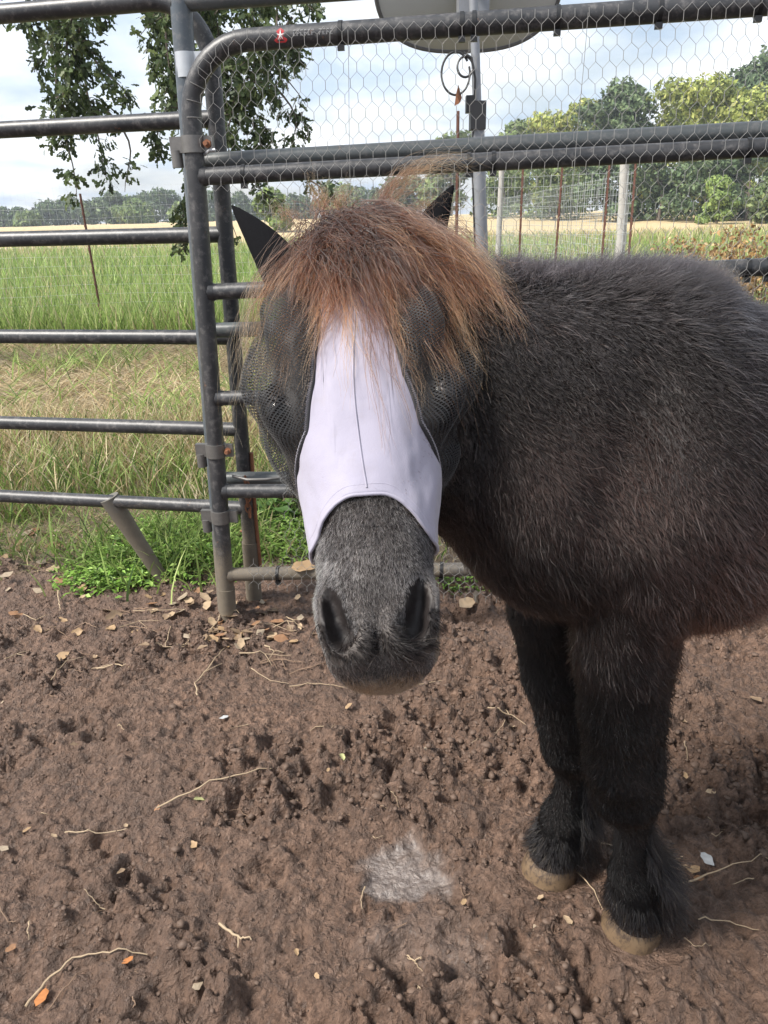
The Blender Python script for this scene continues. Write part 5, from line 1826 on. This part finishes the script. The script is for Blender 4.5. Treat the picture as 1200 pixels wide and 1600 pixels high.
def crown_mesh(h, rx, rz, n, leaf, pal, w, lobes=16, seed=0, base=0.25):
    r_ = np.random.default_rng(seed)
    L = []
    for i in range(lobes):
        a = r_.uniform(0, 6.283); q = math.sqrt(r_.random()); zz = base + (0.92 - base) * (i + r_.random()) / lobes
        wd = math.sin(math.pi * min(1, max(0.12, (zz - base * 0.35) / (1.06 - base * 0.35)))) ** 0.6 if (zz > 0.5 or base > 0.15) else 1.0
        L.append((q * rx * wd * math.cos(a) * 0.78, q * rx * wd * math.sin(a) * 0.78, zz * h, r_.uniform(0.24, 0.42) * rx, r_.uniform(0.5, 1.5)))
    L = np.array(L)
    i = r_.choice(len(L), n, p=L[:, 3] ** 2 / (L[:, 3] ** 2).sum())
    d = vnorm(r_.normal(0, 1, (n, 3))); d[:, 2] = np.where(r_.random(n) < 0.7, np.abs(d[:, 2]), d[:, 2])
    rr = L[i, 3] * (0.55 + 0.5 * r_.random(n) ** 0.5) * (1 + 0.25 * np.sin(9 * d[:, 0] + 7 * d[:, 2] + L[i, 4] * 5))
    P = L[i, :3] + d * rr[:, None] * np.array([1, 1, 0.82])
    P[:, 2] = np.maximum(P[:, 2], 0.05 * h)
    nn = vnorm(d + r_.normal(0, 0.55, (n, 3)))
    a1 = vnorm(np.cross(nn, r_.normal(0, 1, (n, 3)))); a2 = np.cross(nn, a1)
    s = leaf * r_.uniform(0.55, 1.35, n)[:, None]
    V = np.stack([P - a1 * s, P + a2 * s * 0.55, P + a1 * s, P - a2 * s * 0.55], 1)
    Fc = (np.arange(n) * 4)[:, None, None] + np.array([[0, 1, 2, 3]])[None]
    pal = np.array(pal); ci = r_.choice(len(pal), n, p=np.array(w) / np.sum(w))
    C = pal[ci] * (1 + r_.normal(0, 0.2, (n, 1))).clip(0.5, 1.6) * (0.72 + 0.36 * L[i, 4])[:, None]
    return V.reshape(-1, 3), Fc.reshape(-1, 4), np.repeat(C, 4, 0), L


def tree(name, u, v_top, width_px, dist, pal, w, n, leaf, label, group=None, seed=0, base=0.22, cat='tree', lobes=16, gz=None):
    p = at_y(u, v_top, dist)
    g = float(ground_z(np.array([p[0]]), np.array([dist]))[0]) if gz is None else gz
    h = p[2] - g; rx = width_px / FPX * dist * 0.5
    o = empty(name, (p[0], dist, g))
    tag(o, label, cat, group)
    V, Fc, C, L = crown_mesh(h * 0.96, rx, rx, n, leaf, pal, w, lobes, seed, base)
    mesh_np('crown', V, Fc, MAT_FOL, o, False, C)
    tr = MB().tube([(0, 0, -0.3), (0.02 * h, 0, h * 0.25), (-0.01 * h, 0.01 * h, h * 0.6)], [0.028 * h, 0.022 * h, 0.010 * h], 8)
    for k in range(5):
        l = L[(k * 3) % len(L)]
        tr.tube([(0, 0, h * (0.18 + 0.07 * k)), (l[0] * 0.5, l[1] * 0.5, l[2] * 0.75), (l[0], l[1], l[2])], [0.012 * h, 0.008 * h, 0.004 * h], 6)
    tr.build('trunk', MAT_BARK, o)
    return o


YG = [(0.26, 0.30, 0.075), (0.34, 0.37, 0.105), (0.18, 0.22, 0.06), (0.40, 0.40, 0.135)]
DG = [(0.075, 0.115, 0.055), (0.110, 0.158, 0.074), (0.145, 0.190, 0.092), (0.048, 0.075, 0.037)]
MG = [(0.125, 0.17, 0.065), (0.165, 0.215, 0.082), (0.21, 0.25, 0.105), (0.07, 0.105, 0.042)]
LG = [(0.15, 0.21, 0.06), (0.20, 0.26, 0.08), (0.11, 0.16, 0.05)]
GRP = 'trees along the far edge of the dry field'
tree('field_tree', 1190, 72, 165, 74, DG, [3, 3, 2, 2], 13000, 0.24, 'tall dark green tree towering above the yellow-green trees', GRP, 1, 0.12)
tree('field_tree', 1162, 118, 175, 62, YG, [4, 3, 3, 1], 15000, 0.20, 'big yellow-green tree in front of the tall dark tree', GRP, 2, 0.12)
tree('field_tree', 1085, 118, 150, 70, YG, [3, 3, 4, 1], 11000, 0.20, 'yellow-green tree with a ragged top beside the round dark tree', GRP, 3, 0.12)
tree('field_tree', 985, 122, 146, 72, DG, [3, 4, 3, 2], 15000, 0.20, 'round dark green tree with dense crown between yellow-green trees', GRP, 4, 0.10)
tree('field_tree', 882, 160, 118, 82, YG, [4, 4, 2, 2], 9000, 0.24, 'yellow-green spreading tree next to the round dark tree', GRP, 5, 0.10)
tree('field_tree', 818, 182, 96, 92, MG, [3, 3, 2, 2], 7000, 0.26, 'mid green tree with a sloping crown beside the dish mast', GRP, 6, 0.10)
tree('field_tree', 705, 208, 92, 110, MG, [3, 3, 1, 2], 3000, 0.45, 'small far mid green tree behind the dish mast', GRP, 7, 0.10)
tree('field_tree', 640, 278, 100, 120, DG, [3, 3, 2, 1], 2600, 0.42, 'low dark tree in the gap between the field trees', GRP, 8, 0.08)
tree('field_tree', 525, 288, 62, 105, MG, [3, 3, 2, 1], 2200, 0.36, 'small round green tree seen under the gate double rail', GRP, 9, 0.12)
tree('field_tree', 425, 296, 66, 60, LG, [3, 3, 2], 2600, 0.26, 'small light green tree just right of the gate post', GRP, 10, 0.10)
SH = 'shrubs at the foot of the field trees'
for k, (u, v, wd, ds, pal, lab) in enumerate(((1040, 238, 120, 60, DG, 'dark green shrub below the round dark tree'), (1110, 248, 110, 57, DG, 'dark green shrub below the ragged yellow-green tree'),
                                             (1180, 236, 110, 56, DG, 'dark green shrub below the big yellow-green tree'), (1128, 276, 62, 52, LG, 'pale grey-green bush in front of the dark shrubs'),
                                             (950, 246, 110, 62, DG, 'dark green shrub behind the leaning pale corner post'), (870, 256, 110, 68, MG, 'mid green shrub behind the pale woven wire'), (1225, 280, 90, 50, MG, 'mid green shrub at the field edge by the dark shrubs'),
                                             (790, 262, 90, 78, MG, 'mid green shrub behind the wooden stake'))):
    p_ = [tuple(np.array(c) * (1.25 if pal is LG else 1)) for c in pal]
    tree('shrub', u, v, wd, ds, p_, [1] * len(p_), 4200, 0.17, lab, SH, 30 + k, 0.02, 'shrub', 14)
LT = 'trees of the hazy far tree line'
HZ = [(0.075, 0.115, 0.050), (0.100, 0.140, 0.058), (0.055, 0.085, 0.045)]
HL = [(0.135, 0.190, 0.070), (0.165, 0.215, 0.080)]
far = [(12, 328, 62, 165, HZ), (62, 322, 70, 170, HZ), (42, 336, 40, 140, HL), (112, 318, 80, 180, HZ), (160, 312, 66, 160, HZ), (178, 300, 52, 150, DG), (208, 316, 62, 140, HL), (226, 306, 70, 175, HZ), (262, 300, 78, 165, HZ), (285, 318, 44, 130, HL), (-40, 325, 80, 170, HZ), (-100, 320, 90, 175, HZ), (325, 300, 60, 170, HZ), (380, 302, 60, 170, HZ), (470, 305, 60, 165, HZ), (570, 296, 70, 160, HZ)]
for k, (u, v, wd, ds, pal) in enumerate(far):
    lab = 'light green rounded tree in the far tree line' if pal is HL else ('tall dark tree standing out of the far tree line' if pal is DG else 'dull green tree of the hazy far tree line')
    tree('far_tree', u, v, wd, ds, pal, [1] * len(pal), 2400, 0.42, lab, LT, 60 + k, 0.02, 'tree', 14)

# the oak whose drooping boughs hang over the panels; its trunk stands outside the view to the left
OY = 5.6
oak = empty('oak_tree', (-5.2, 6.4, 0))
OB = np.array(oak.location)
tag(oak, 'oak with drooping leafy boughs hanging over the panels', 'tree')
wood = MB()
wood.tube([(-5.2, 6.4, -0.2), (-5.1, 6.35, 1.6), (-4.7, 6.2, 3.0), (-3.9, 6.0, 4.1)], [0.30, 0.24, 0.19, 0.13], 14)
wood.tube([(-3.9, 6.0, 4.1), (-2.6, 5.8, 4.25), (-1.2, 5.6, 3.9), (0.2, 5.5, 3.4)], [0.13, 0.09, 0.06, 0.02], 10)
wood.tube([(-4.7, 6.2, 3.0), (-3.6, 6.6, 3.8), (-2.0, 6.3, 3.7), (-0.9, 6.0, 3.2)], [0.12, 0.08, 0.05, 0.02], 10)
wood.tube([(-5.1, 6.35, 2.2), (-6.4, 6.8, 3.6), (-7.6, 7.2, 4.4)], [0.13, 0.08, 0.04], 10)
wood.tube([(-4.7, 6.2, 3.0), (-5.2, 5.6, 4.6), (-5.0, 5.2, 5.8)], [0.11, 0.07, 0.03], 10)
# hanging boughs: (top u,v) -> tip (u,v), spread, leaves
boughs = [((90, -60), (75, 110), 30, 420), ((120, -60), (90, 215), 38, 620), ((150, -50), (150, 190), 42, 620), ((95, 60), (108, 318), 16, 160), ((150, 80), (195, 160), 20, 220), ((140, 120), (175, 285), 20, 240), ((165, 170), (205, 300), 9, 60),
          ((60, -40), (55, 60), 22, 200), ((240, -70), (240, 110), 34, 520), ((280, -70), (270, 210), 40, 640), ((340, -70), (330, 120), 44, 720), ((400, -70), (395, 150), 44, 760), ((430, -60), (440, 130), 34, 420), ((280, 100), (262, 250), 24, 260),
          ((290, 180), (285, 395), 13, 260), ((300, 200), (300, 330), 16, 200), ((380, 100), (400, 240), 36, 420), ((420, 110), (455, 225), 22, 190), ((440, 40), (478, 100), 22, 220), ((470, -70), (500, 18), 22, 180), ((350, 100), (360, 250), 34, 420),
          ((395, 220), (420, 320), 20, 120), ((450, 250), (515, 318), 22, 110), ((365, 250), (372, 380), 12, 90), ((215, -60), (225, 60), 20, 220), ((-60, -80), (-40, 80), 40, 500), ((-120, -60), (-90, 200), 40, 400), ((330, -60), (345, 60), 40, 420), ((455, 30), (468, 160), 12, 70)]
LP, LDr, LS = [], [], []
for k, (a, b, sp_, nl) in enumerate(boughs):
    dep = OY + rng.uniform(-0.5, 0.7)
    pa, pb = at_y(*a, dep), at_y(*b, dep - 0.15)
    sag = np.array([rng.uniform(-0.12, 0.12), rng.uniform(-0.1, 0.1), 0])
    ctrl = [pa * (1 - q) + pb * q + sag * math.sin(q * 3.1) + 0.04 * np.array([math.sin(5 * q + k), math.cos(4 * q + k), 0]) for q in np.linspace(0, 1, 9)]
    wood.tube(ctrl, np.linspace(0.011, 0.002, 9), 5)
    ctrl = np.array(ctrl); sw = sp_ / FPX * dep
    nt2 = max(3, nl // 16)
    for j in range(nt2):
        q = 0.10 + 0.90 * (j + rng.random()) / nt2
        p0 = ctrl[int(min(q * 8, 7.99))] * (1 - (q * 8) % 1) + ctrl[min(int(q * 8) + 1, 8)] * ((q * 8) % 1)
        d = vnorm(np.array([rng.normal(), rng.normal(), -0.45 + 0.4 * rng.normal()])); L = sw * rng.uniform(0.4, 1.25) * (1.1 - 0.55 * q)
        p1 = p0 + d * L; pm = (p0 + p1) / 2 + np.array([0, 0, 0.06 * L])
        wood.tube([p0, pm, p1 - np.array([0, 0, 0.15 * L])], [0.0028, 0.002, 0.0012], 4)
        m_ = max(4, int(nl / nt2))
        s_ = rng.uniform(0.2, 1.05, m_)[:, None]
        LP.append(p0 + (p1 - p0) * s_ + rng.normal(0, 0.022, (m_, 3)))
        LDr.append(vnorm(d * 0.5 + rng.normal(0, 0.6, (m_, 3)) + np.array([0, 0, -0.55])))
wood.build('trunk', MAT_BARK, oak, base=OB)
# overhead crown beyond the top of the picture
nc = 5200
ca = np.stack([rng.uniform(-6.8, 0.8, nc), rng.uniform(4.6, 7.8, nc), rng.uniform(3.35, 5.6, nc)], 1)
keep = fbm(ca[:, 0] + ca[:, 2], ca[:, 1] + 0.6 * ca[:, 2], 1.2, 3, 9) > 0.46
LP.append(ca[keep]); LDr.append(vnorm(rng.normal(0, 1, (keep.sum(), 3)) + np.array([0, 0, -0.4])))
LP, LDr = np.vstack(LP), np.vstack(LDr)
ks_ = rng.random(len(LP)) < 0.95
LP, LDr = LP[ks_], LDr[ks_]
n = len(LP)
sd_v = vnorm(np.cross(LDr, rng.normal(0, 1, (n, 3)))); nr_v = np.cross(LDr, sd_v)
LL_ = rng.uniform(0.045, 0.080, n)[:, None]; WW = LL_ * 0.24
outl = [(0, 0), (0.22, 0.45), (0.38, 0.30), (0.55, 1.0), (0.68, 0.5), (0.85, 0.75), (1.0, 0.0)]
V = [LP]
for q, w in outl[1:-1]: V.append(LP + LDr * LL_ * q + sd_v * WW * w + nr_v * LL_ * 0.05 * w)
V.append(LP + LDr * LL_)
for q, w in outl[1:-1][::-1]: V.append(LP + LDr * LL_ * q - sd_v * WW * w + nr_v * LL_ * 0.05 * w)
V = np.stack(V, 1)
# fan strips across the midrib
tr = [[0, 1, 11], [1, 2, 10], [1, 10, 11], [2, 3, 9], [2, 9, 10], [3, 4, 8], [3, 8, 9], [4, 5, 7], [4, 7, 8], [5, 6, 7]]
Fc = (np.arange(n) * 12)[:, None, None] + np.array(tr)[None]
C = pick(n, [(0.060, 0.088, 0.036), (0.085, 0.120, 0.046), (0.13, 0.165, 0.065), (0.042, 0.060, 0.028)], [4, 4, 3, 2])
mesh_np('crown', V.reshape(-1, 3) - OB, Fc.reshape(-1, 3), MAT_LEAF, oak, False, np.repeat(C, 12, 0))

# ------------------------------------------------------------------ dry weeds beyond the gate, right
DW = 'brown dead weeds in the pasture'
for k, (u, v, hgt, ds) in enumerate(((1150, 352, 1.0, 7.6), (1185, 360, 1.0, 7.0), (1085, 372, 0.85, 7.4), (1210, 350, 1.1, 7.8), (1060, 362, 0.9, 8.2), (1120, 392, 0.8, 6.6), (1180, 395, 0.85, 6.3))):
    p = at_y(u, v, ds); h = max(p[2], 0.4)
    o = empty('dead_weed', (p[0], ds, 0.0)); tag(o, 'brown dead weed with dry curled leaves standing behind the wire gate', 'weed', DW)
    st = MB()
    lp_, ld_ = [], []
    for j in range(9):
        a = rng.uniform(0, 6.28); sp_ = rng.uniform(0.05, 0.28)
        tip = np.array([sp_ * math.cos(a), sp_ * math.sin(a), h * rng.uniform(0.75, 1.0)])
        st.tube([(0, 0, -0.03), tip * np.array([0.5, 0.5, 0.55]), tip], [0.005, 0.004, 0.002], 5)
        m_ = 46
        q = rng.uniform(0.45, 1.02, m_)[:, None]
        lp_.append(tip * q + rng.normal(0, 0.03, (m_, 3))); ld_.append(vnorm(rng.normal(0, 1, (m_, 3))))
    lp_, ld_ = np.vstack(lp_), np.vstack(ld_)
    s_v = vnorm(np.cross(ld_, rng.normal(0, 1, ld_.shape))); n_v = np.cross(ld_, s_v)
    Ls = rng.uniform(0.03, 0.065, len(lp_))[:, None]
    V = np.stack([lp_, lp_ + ld_ * Ls * 0.5 + s_v * Ls * 0.3 + n_v * Ls * 0.15, lp_ + ld_ * Ls, lp_ + ld_ * Ls * 0.5 - s_v * Ls * 0.3 + n_v * Ls * 0.15], 1)
    Fc = (np.arange(len(lp_)) * 4)[:, None, None] + np.array([[0, 1, 2], [0, 2, 3]])[None]
    st.build('stems', MAT_BARK, o)
    C = pick(len(lp_), [(0.33, 0.20, 0.085), (0.44, 0.29, 0.13), (0.22, 0.13, 0.06), (0.50, 0.38, 0.20)], [4, 4, 2, 2])
    mesh_np('leaves', V.reshape(-1, 3), Fc.reshape(-1, 3), MAT_LEAF, o, False, np.repeat(C, 4, 0))


# ------------------------------------------------------------------ litter on the mud
MAT_DRY = tint_leaf_mat('dry_leaf', 0.18, 0.6, 0.3)
MAT_TWIG = plain('twig_bark', (0.34, 0.255, 0.165), 0.8, 0, 0.35, 60, 0.2)
MAT_TWIGD = plain('dark_twig_bark', (0.20, 0.13, 0.085), 0.8, 0, 0.35, 60, 0.2)


def dry_leaf_mesh(seed, col):
    r_ = np.random.default_rng(seed)
    k = 9; V = []
    cup = r_.uniform(-0.25, 0.45); bend = r_.uniform(-0.3, 0.6)
    for i in range(k):
        q = i / (k - 1)
        w = 0.30 * (math.sin(math.pi * q ** 0.8) ** 0.8) * (1 + 0.18 * math.sin(11 * q + seed)) + 0.004
        for j in range(5):
            s = (j - 2) / 2
            V.append((q - 0.5, w * s, cup * w * s * s + bend * 0.35 * (q - 0.5) ** 2 + 0.05 * math.sin(7 * q + 3 * s + seed) * w))
    V = np.array(V); V[:, 2] -= V[:, 2].min()
    Fc = [[i * 5 + j, i * 5 + j + 1, (i + 1) * 5 + j + 1, (i + 1) * 5 + j] for i in range(k - 1) for j in range(4)]
    V = np.vstack([V, [(-0.5, 0.008, V[2, 2]), (-0.72, 0.0, V[2, 2] + 0.03), (-0.5, -0.008, V[2, 2])]]); Fc.append([45, 46, 47])
    me = bpy.data.meshes.new('dry_leaf')
    me.from_pydata([tuple(v) for v in V], [], Fc); me.update()
    me.polygons.foreach_set('use_smooth', np.ones(len(me.polygons), bool))
    at = me.attributes.new('tint', 'FLOAT_COLOR', 'POINT')
    at.data.foreach_set('color', np.hstack([np.tile(col, (len(V), 1)) * (0.85 + 0.3 * r_.random((len(V), 1))), np.ones((len(V), 1))]).astype(np.float32).ravel())
    me.materials.append(MAT_DRY)
    return me


LEAFC = [(0.34, 0.23, 0.13), (0.42, 0.31, 0.20), (0.28, 0.155, 0.085), (0.36, 0.29, 0.21), (0.22, 0.155, 0.10)]
LM = [dry_leaf_mesh(i, LEAFC[i % 5]) for i in range(10)]
LEAF_GREEN = dry_leaf_mesh(31, (0.42, 0.42, 0.20)); LEAF_ORANGE = dry_leaf_mesh(32, (0.42, 0.17, 0.06)); LEAF_GREY = dry_leaf_mesh(33, (0.42, 0.43, 0.43))


def put_leaf(u, v, size, label, group=None, me=None, z=None):
    p = at_z(u, v, 0.0)
    o = bpy.data.objects.new('dry_leaf', me or LM[rng.integers(len(LM))])
    gz = gz1(p[0], p[1])
    p = at_z(u, v, gz) if z is None else at_z(u, v, z)
    o.location = (p[0], p[1], max(gz, gz1(p[0], p[1])) + 0.004 if z is None else z)
    o.scale = (size,) * 3
    o.rotation_euler = (rng.normal(0, 0.22), rng.normal(0, 0.22), rng.uniform(0, 6.28))
    COL.objects.link(o)
    tag(o, label, 'leaf', group)
    return o


G1, L1 = 'fallen leaves around the gate foot', 'curled tan dry leaf lying on the mud around the gate foot'
for u, v, s in ((360, 972, .05), (345, 985, .05), (400, 975, .045), (425, 998, .055), (440, 1000, .05), (415, 985, .04), (385, 1000, .04), (350, 1002, .045), (330, 1000, .05), (285, 935, .055), (295, 940, .05), (270, 945, .045), (268, 962, .04), (255, 930, .05), (320, 935, .05), (327, 930, .04), (370, 990, .05), (455, 985, .04), (470, 975, .035), (410, 965, .04), (300, 950, .05), (310, 925, .045), (350, 965, .05), (435, 985, .05)):
    put_leaf(u, v, s, L1, G1)
for k in range(34):
    put_leaf(rng.normal(370, 60), rng.uniform(935, 1015), rng.uniform(0.025, 0.05), L1, G1)
G2, L2 = 'fallen leaves in front of the leafy weeds', 'tan dry leaf lying on the mud in front of the leafy weeds'
for u, v, s in ((165, 955, .065), (178, 965, .06), (65, 880, .055), (85, 890, .06), (40, 835, .07), (85, 855, .07), (130, 920, .05), (150, 885, .05), (95, 1030, .06), (80, 985, .04), (60, 985, .035), (120, 990, .04), (175, 985, .045), (215, 990, .04), (30, 850, .05), (15, 838, .05), (110, 850, .06), (55, 830, .06), (225, 1010, .035), (20, 960, .03)):
    put_leaf(u, v, s, L2, G2)
for k in range(22):
    put_leaf(rng.uniform(0, 260), rng.uniform(830, 1000), rng.uniform(0.025, 0.055), L2, G2)
G3, L3 = 'small leaf scraps on the open mud', 'small pale leaf scrap on the open churned mud'
for k in range(30):
    put_leaf(rng.uniform(0, 1200), 1000 + 560 * rng.random() ** 1.3, rng.uniform(0.012, 0.024), L3, G3)
put_leaf(728, 945, .075, 'large cupped tan leaf lying behind the pony chest'); put_leaf(745, 935, .07, 'tan leaf standing on edge behind the pony chest').rotation_euler = (1.1, 0.3, 1.0)
put_leaf(705, 918, .05, 'pale leaf beside the tiny weed patch under the gate')
put_leaf(1180, 1095, .035, 'pinkish tan leaf lying on the mud under the pony belly')
put_leaf(65, 1562, .032, 'orange-brown leaf beside the long curved twig', me=LEAF_ORANGE); put_leaf(200, 1505, .020, 'small orange leaf scrap near the end of the long curved twig', me=LEAF_ORANGE)
put_leaf(312, 1255, .024, 'pale green leaf scrap beside the long straight twig', me=LEAF_GREEN); put_leaf(535, 1185, .020, 'yellow-green leaf scrap on the mud below the pony muzzle', me=LEAF_GREEN)
put_leaf(1105, 1345, .030, 'grey wet leaf lying beside the near front hoof', me=LEAF_GREY); put_leaf(1085, 1362, .036, 'tan wet leaf pressed in the mud by the near front hoof')
put_leaf(350, 1123, .024, 'grey leaf on the mud left of the pony muzzle', me=LEAF_GREY); put_leaf(545, 1105, .022, 'tan leaf scrap lying under the pony muzzle')
g_, z_ = gate_uv(478, 888)
pz = gpt(g_, zrail(4, g_) + 0.0215, 0.005)
o = put_leaf(478, 888, .085, 'brown dry leaf caught on the gate bottom rail', z=float(pz[2])); o.location = tuple(pz); o.rotation_euler = (0.25, 0.05, 0.3)


def twig(px, r, label, group=None, mat=MAT_TWIG, side=None, lift=0.004):
    P = []
    for u, v in px:
        p = at_z(u, v, 0.0); gz = gz1(p[0], p[1]); p = at_z(u, v, gz); P.append(p)
    P = np.array(P)
    s = np.linspace(0, len(P) - 1, 5 * (len(P) - 1) + 1); i = np.minimum(s.astype(int), len(P) - 2); f = (s - i)[:, None]
    Q = P[i] * (1 - f) + P[i + 1] * f
    zg = ground_z(Q[:, 0], Q[:, 1])
    k = np.ones(7) / 7
    zs = np.convolve(np.pad(np.maximum(zg, np.pad(zg, 1, mode='edge')[2:]), 3, mode='edge'), k, mode='valid')
    Q[:, 2] = np.maximum(zs, zg - 0.002) + r + lift
    Q += rng.normal(0, r * 0.5, Q.shape) * np.array([1, 1, 0.2])
    base = Q[0].copy()
    r = r * 0.8
    b = MB().tube(Q, np.linspace(r, r * 0.45, len(Q)) * rng.uniform(0.8, 1.2, len(Q)), 6)
    if side:
        m_ = len(Q) // 2
        d = vnorm(np.cross(Q[-1] - Q[0], [0, 0, 1.0]))
        b.tube([Q[m_], Q[m_] + d * side + (Q[-1] - Q[0]) * 0.12, Q[m_] + d * side * 1.8 + (Q[-1] - Q[0]) * 0.2], [r * 0.6, r * 0.5, r * 0.3], 5)
    o = b.build('twig', mat, None, base=base)
    o.location = tuple(base)
    tag(o, label, 'twig', group)
    return o


twig([(248, 1274), (330, 1238), (425, 1208)], 0.0030, 'long straight pale twig lying on the open mud')
twig([(42, 1582), (70, 1535), (115, 1505), (175, 1496), (232, 1497)], 0.0026, 'long curved tan twig lying beside the orange-brown leaf')
twig([(75, 1585), (100, 1550), (135, 1522)], 0.0018, 'thin dark twig inside the bend of the long curved twig', mat=MAT_TWIGD)
twig([(345, 1452), (372, 1464), (395, 1478)], 0.0034, 'short stubby pale twig on the wet mud', side=0.01)
twig([(310, 1090), (305, 1070), (330, 1040), (350, 1020)], 0.0030, 'crooked pale twig left of the pony muzzle', side=0.02)
twig([(330, 988), (350, 970), (375, 962)], 0.0026, 'thin curved yellowish twig leaning at the gate foot', lift=0.012)
twig([(895, 1366), (915, 1392), (942, 1428)], 0.0018, 'thin pale straw between the two front hooves', lift=0.012)
twig([(1070, 1380), (1130, 1362), (1200, 1338)], 0.0022, 'long pinkish twig on the mud right of the near front hoof')
twig([(1090, 1440), (1140, 1446), (1185, 1456)], 0.0016, 'thin straw beyond the near hoof heel', lift=0.006)
twig([(452, 1078), (500, 1072), (555, 1078)], 0.0022, 'pale curved twig lying beside the pony chin')
twig([(600, 1085), (650, 1078), (690, 1068)], 0.0020, 'thin straw lying past the pony chin')
twig([(762, 1105), (800, 1118), (790, 1100)], 0.0022, 'forked twig lying in front of the far front leg', side=0.03)
twig([(100, 1305), (150, 1302), (198, 1300)], 0.0022, 'straight dry straw on the mud left of the long straight twig')
twig([(92, 930), (93, 945), (95, 958)], 0.0035, 'short grey stick poking from the mud near the slanting foot', lift=0.010)
G4, L4 = 'scattered twigs near the gate foot', 'thin dry twig scattered on the mud near the gate foot'
for k in range(26):
    u, v = rng.uniform(0, 470), rng.uniform(945, 1060); a = rng.normal(0, 0.35); L = rng.uniform(25, 95)
    twig([(u, v), (u + L * 0.5 * math.cos(a), v + L * 0.5 * math.sin(a) * 0.5 + rng.normal(0, 4)), (u + L * math.cos(a), v + L * math.sin(a) * 0.5)], rng.uniform(0.0012, 0.0030), L4, G4, MAT_TWIG if rng.random() < 0.65 else MAT_TWIGD, 0.03 if rng.random() < 0.3 else None)
G5, L5 = 'bits of straw on the open mud', 'short bit of straw lying on the open mud'
for k in range(44):
    u, v = rng.uniform(0, 1200), 1030 + 540 * rng.random(); a = rng.uniform(0, 3.14); L = rng.uniform(12, 48)
    if 480 < u < 690 and v < 1090: continue
    twig([(u, v), (u + L * 0.5 * math.cos(a) + rng.normal(0, 3), v + L * 0.5 * math.sin(a) * 0.6), (u + L * math.cos(a), v + L * math.sin(a) * 0.6)], rng.uniform(0.0008, 0.0018), L5, G5, MAT_TWIG if rng.random() < 0.6 else MAT_TWIGD)

# loose crumbs and clods of mud
nC_ = 17000
yy = 0.48 + 1.95 * rng.random(nC_) ** 0.8; xx = rng.uniform(-1.6, 1.6, nC_)
rg = sstep(0.42, 0.66, fbm(xx, yy, 3.2, 3, 9))
keep = (rng.random(nC_) < 0.25 + 0.75 * rg) & (wet_amount(xx, yy) < 0.3) & (mud_amount(xx, yy) > 0.5)
xx, yy, rg = xx[keep], yy[keep], rg[keep]; nC_ = len(xx)
sz = 0.0022 * np.exp(rng.normal(0, 0.50, nC_)) * (1 + 0.9 * rg); sz = np.minimum(sz, 0.0095)
ico = vnorm(np.array([(0, 1, 1.618), (0, -1, 1.618), (0, 1, -1.618), (0, -1, -1.618), (1, 1.618, 0), (-1, 1.618, 0), (1, -1.618, 0), (-1, -1.618, 0), (1.618, 0, 1), (-1.618, 0, 1), (1.618, 0, -1), (-1.618, 0, -1)]))
ifc = np.array([[0, 1, 8], [0, 9, 1], [0, 8, 4], [0, 4, 5], [0, 5, 9], [1, 6, 8], [1, 7, 6], [1, 9, 7], [2, 3, 11], [2, 10, 3], [2, 4, 10], [2, 5, 4], [2, 11, 5], [3, 6, 7], [3, 10, 6], [3, 7, 11], [4, 8, 10], [5, 11, 9], [6, 10, 8], [7, 9, 11]])
V = ico[None] * (sz[:, None] * rng.uniform(0.55, 1.35, (nC_, 12)))[..., None] * np.stack([rng.uniform(0.7, 1.5, nC_), rng.uniform(0.7, 1.5, nC_), rng.uniform(0.5, 0.9, nC_)], -1)[:, None]
V += np.stack([xx, yy, ground_z(xx, yy) + sz * 0.25], -1)[:, None]
Fc = (np.arange(nC_) * 12)[:, None, None] + ifc[None]
tC = NT('mud_clod'); cn = tC.noise(60, 5, 0.65); cn2 = tC.noise(6, 3, 0.6)
tC.set(color=tC.mix(cn2, tC.mix(cn, (0.045, 0.029, 0.021), (0.105, 0.068, 0.048)), tC.mix(cn, (0.080, 0.051, 0.036), (0.19, 0.122, 0.086))), rough=0.7)
tC.bump(cn, 0.6, 0.003)
o = mesh_np('mud_crumbs', V.reshape(-1, 3), Fc.reshape(-1, 3), tC.m, None, False)
tag(o, 'loose crumbs and clods of dark mud', 'mud', kind='stuff')


# ------------------------------------------------------------------ thin summer haze
hz = MB().box((0, 120, 8.0), (260, 260, 11.0)).build('haze', None, None, smooth=False)
t = NT('haze_air')
t.n.remove(t.b)
vol = t.node('ShaderNodeVolumePrincipled')
vol.inputs['Color'].default_value = (0.80, 0.86, 0.94, 1)
vol.inputs['Density'].default_value = 0.0010
vol.inputs['Anisotropy'].default_value = 0.2
t.l.new(vol.outputs[0], t.out.inputs['Volume'])
hz.data.materials.append(t.m)
tag(hz, kind='stuff')
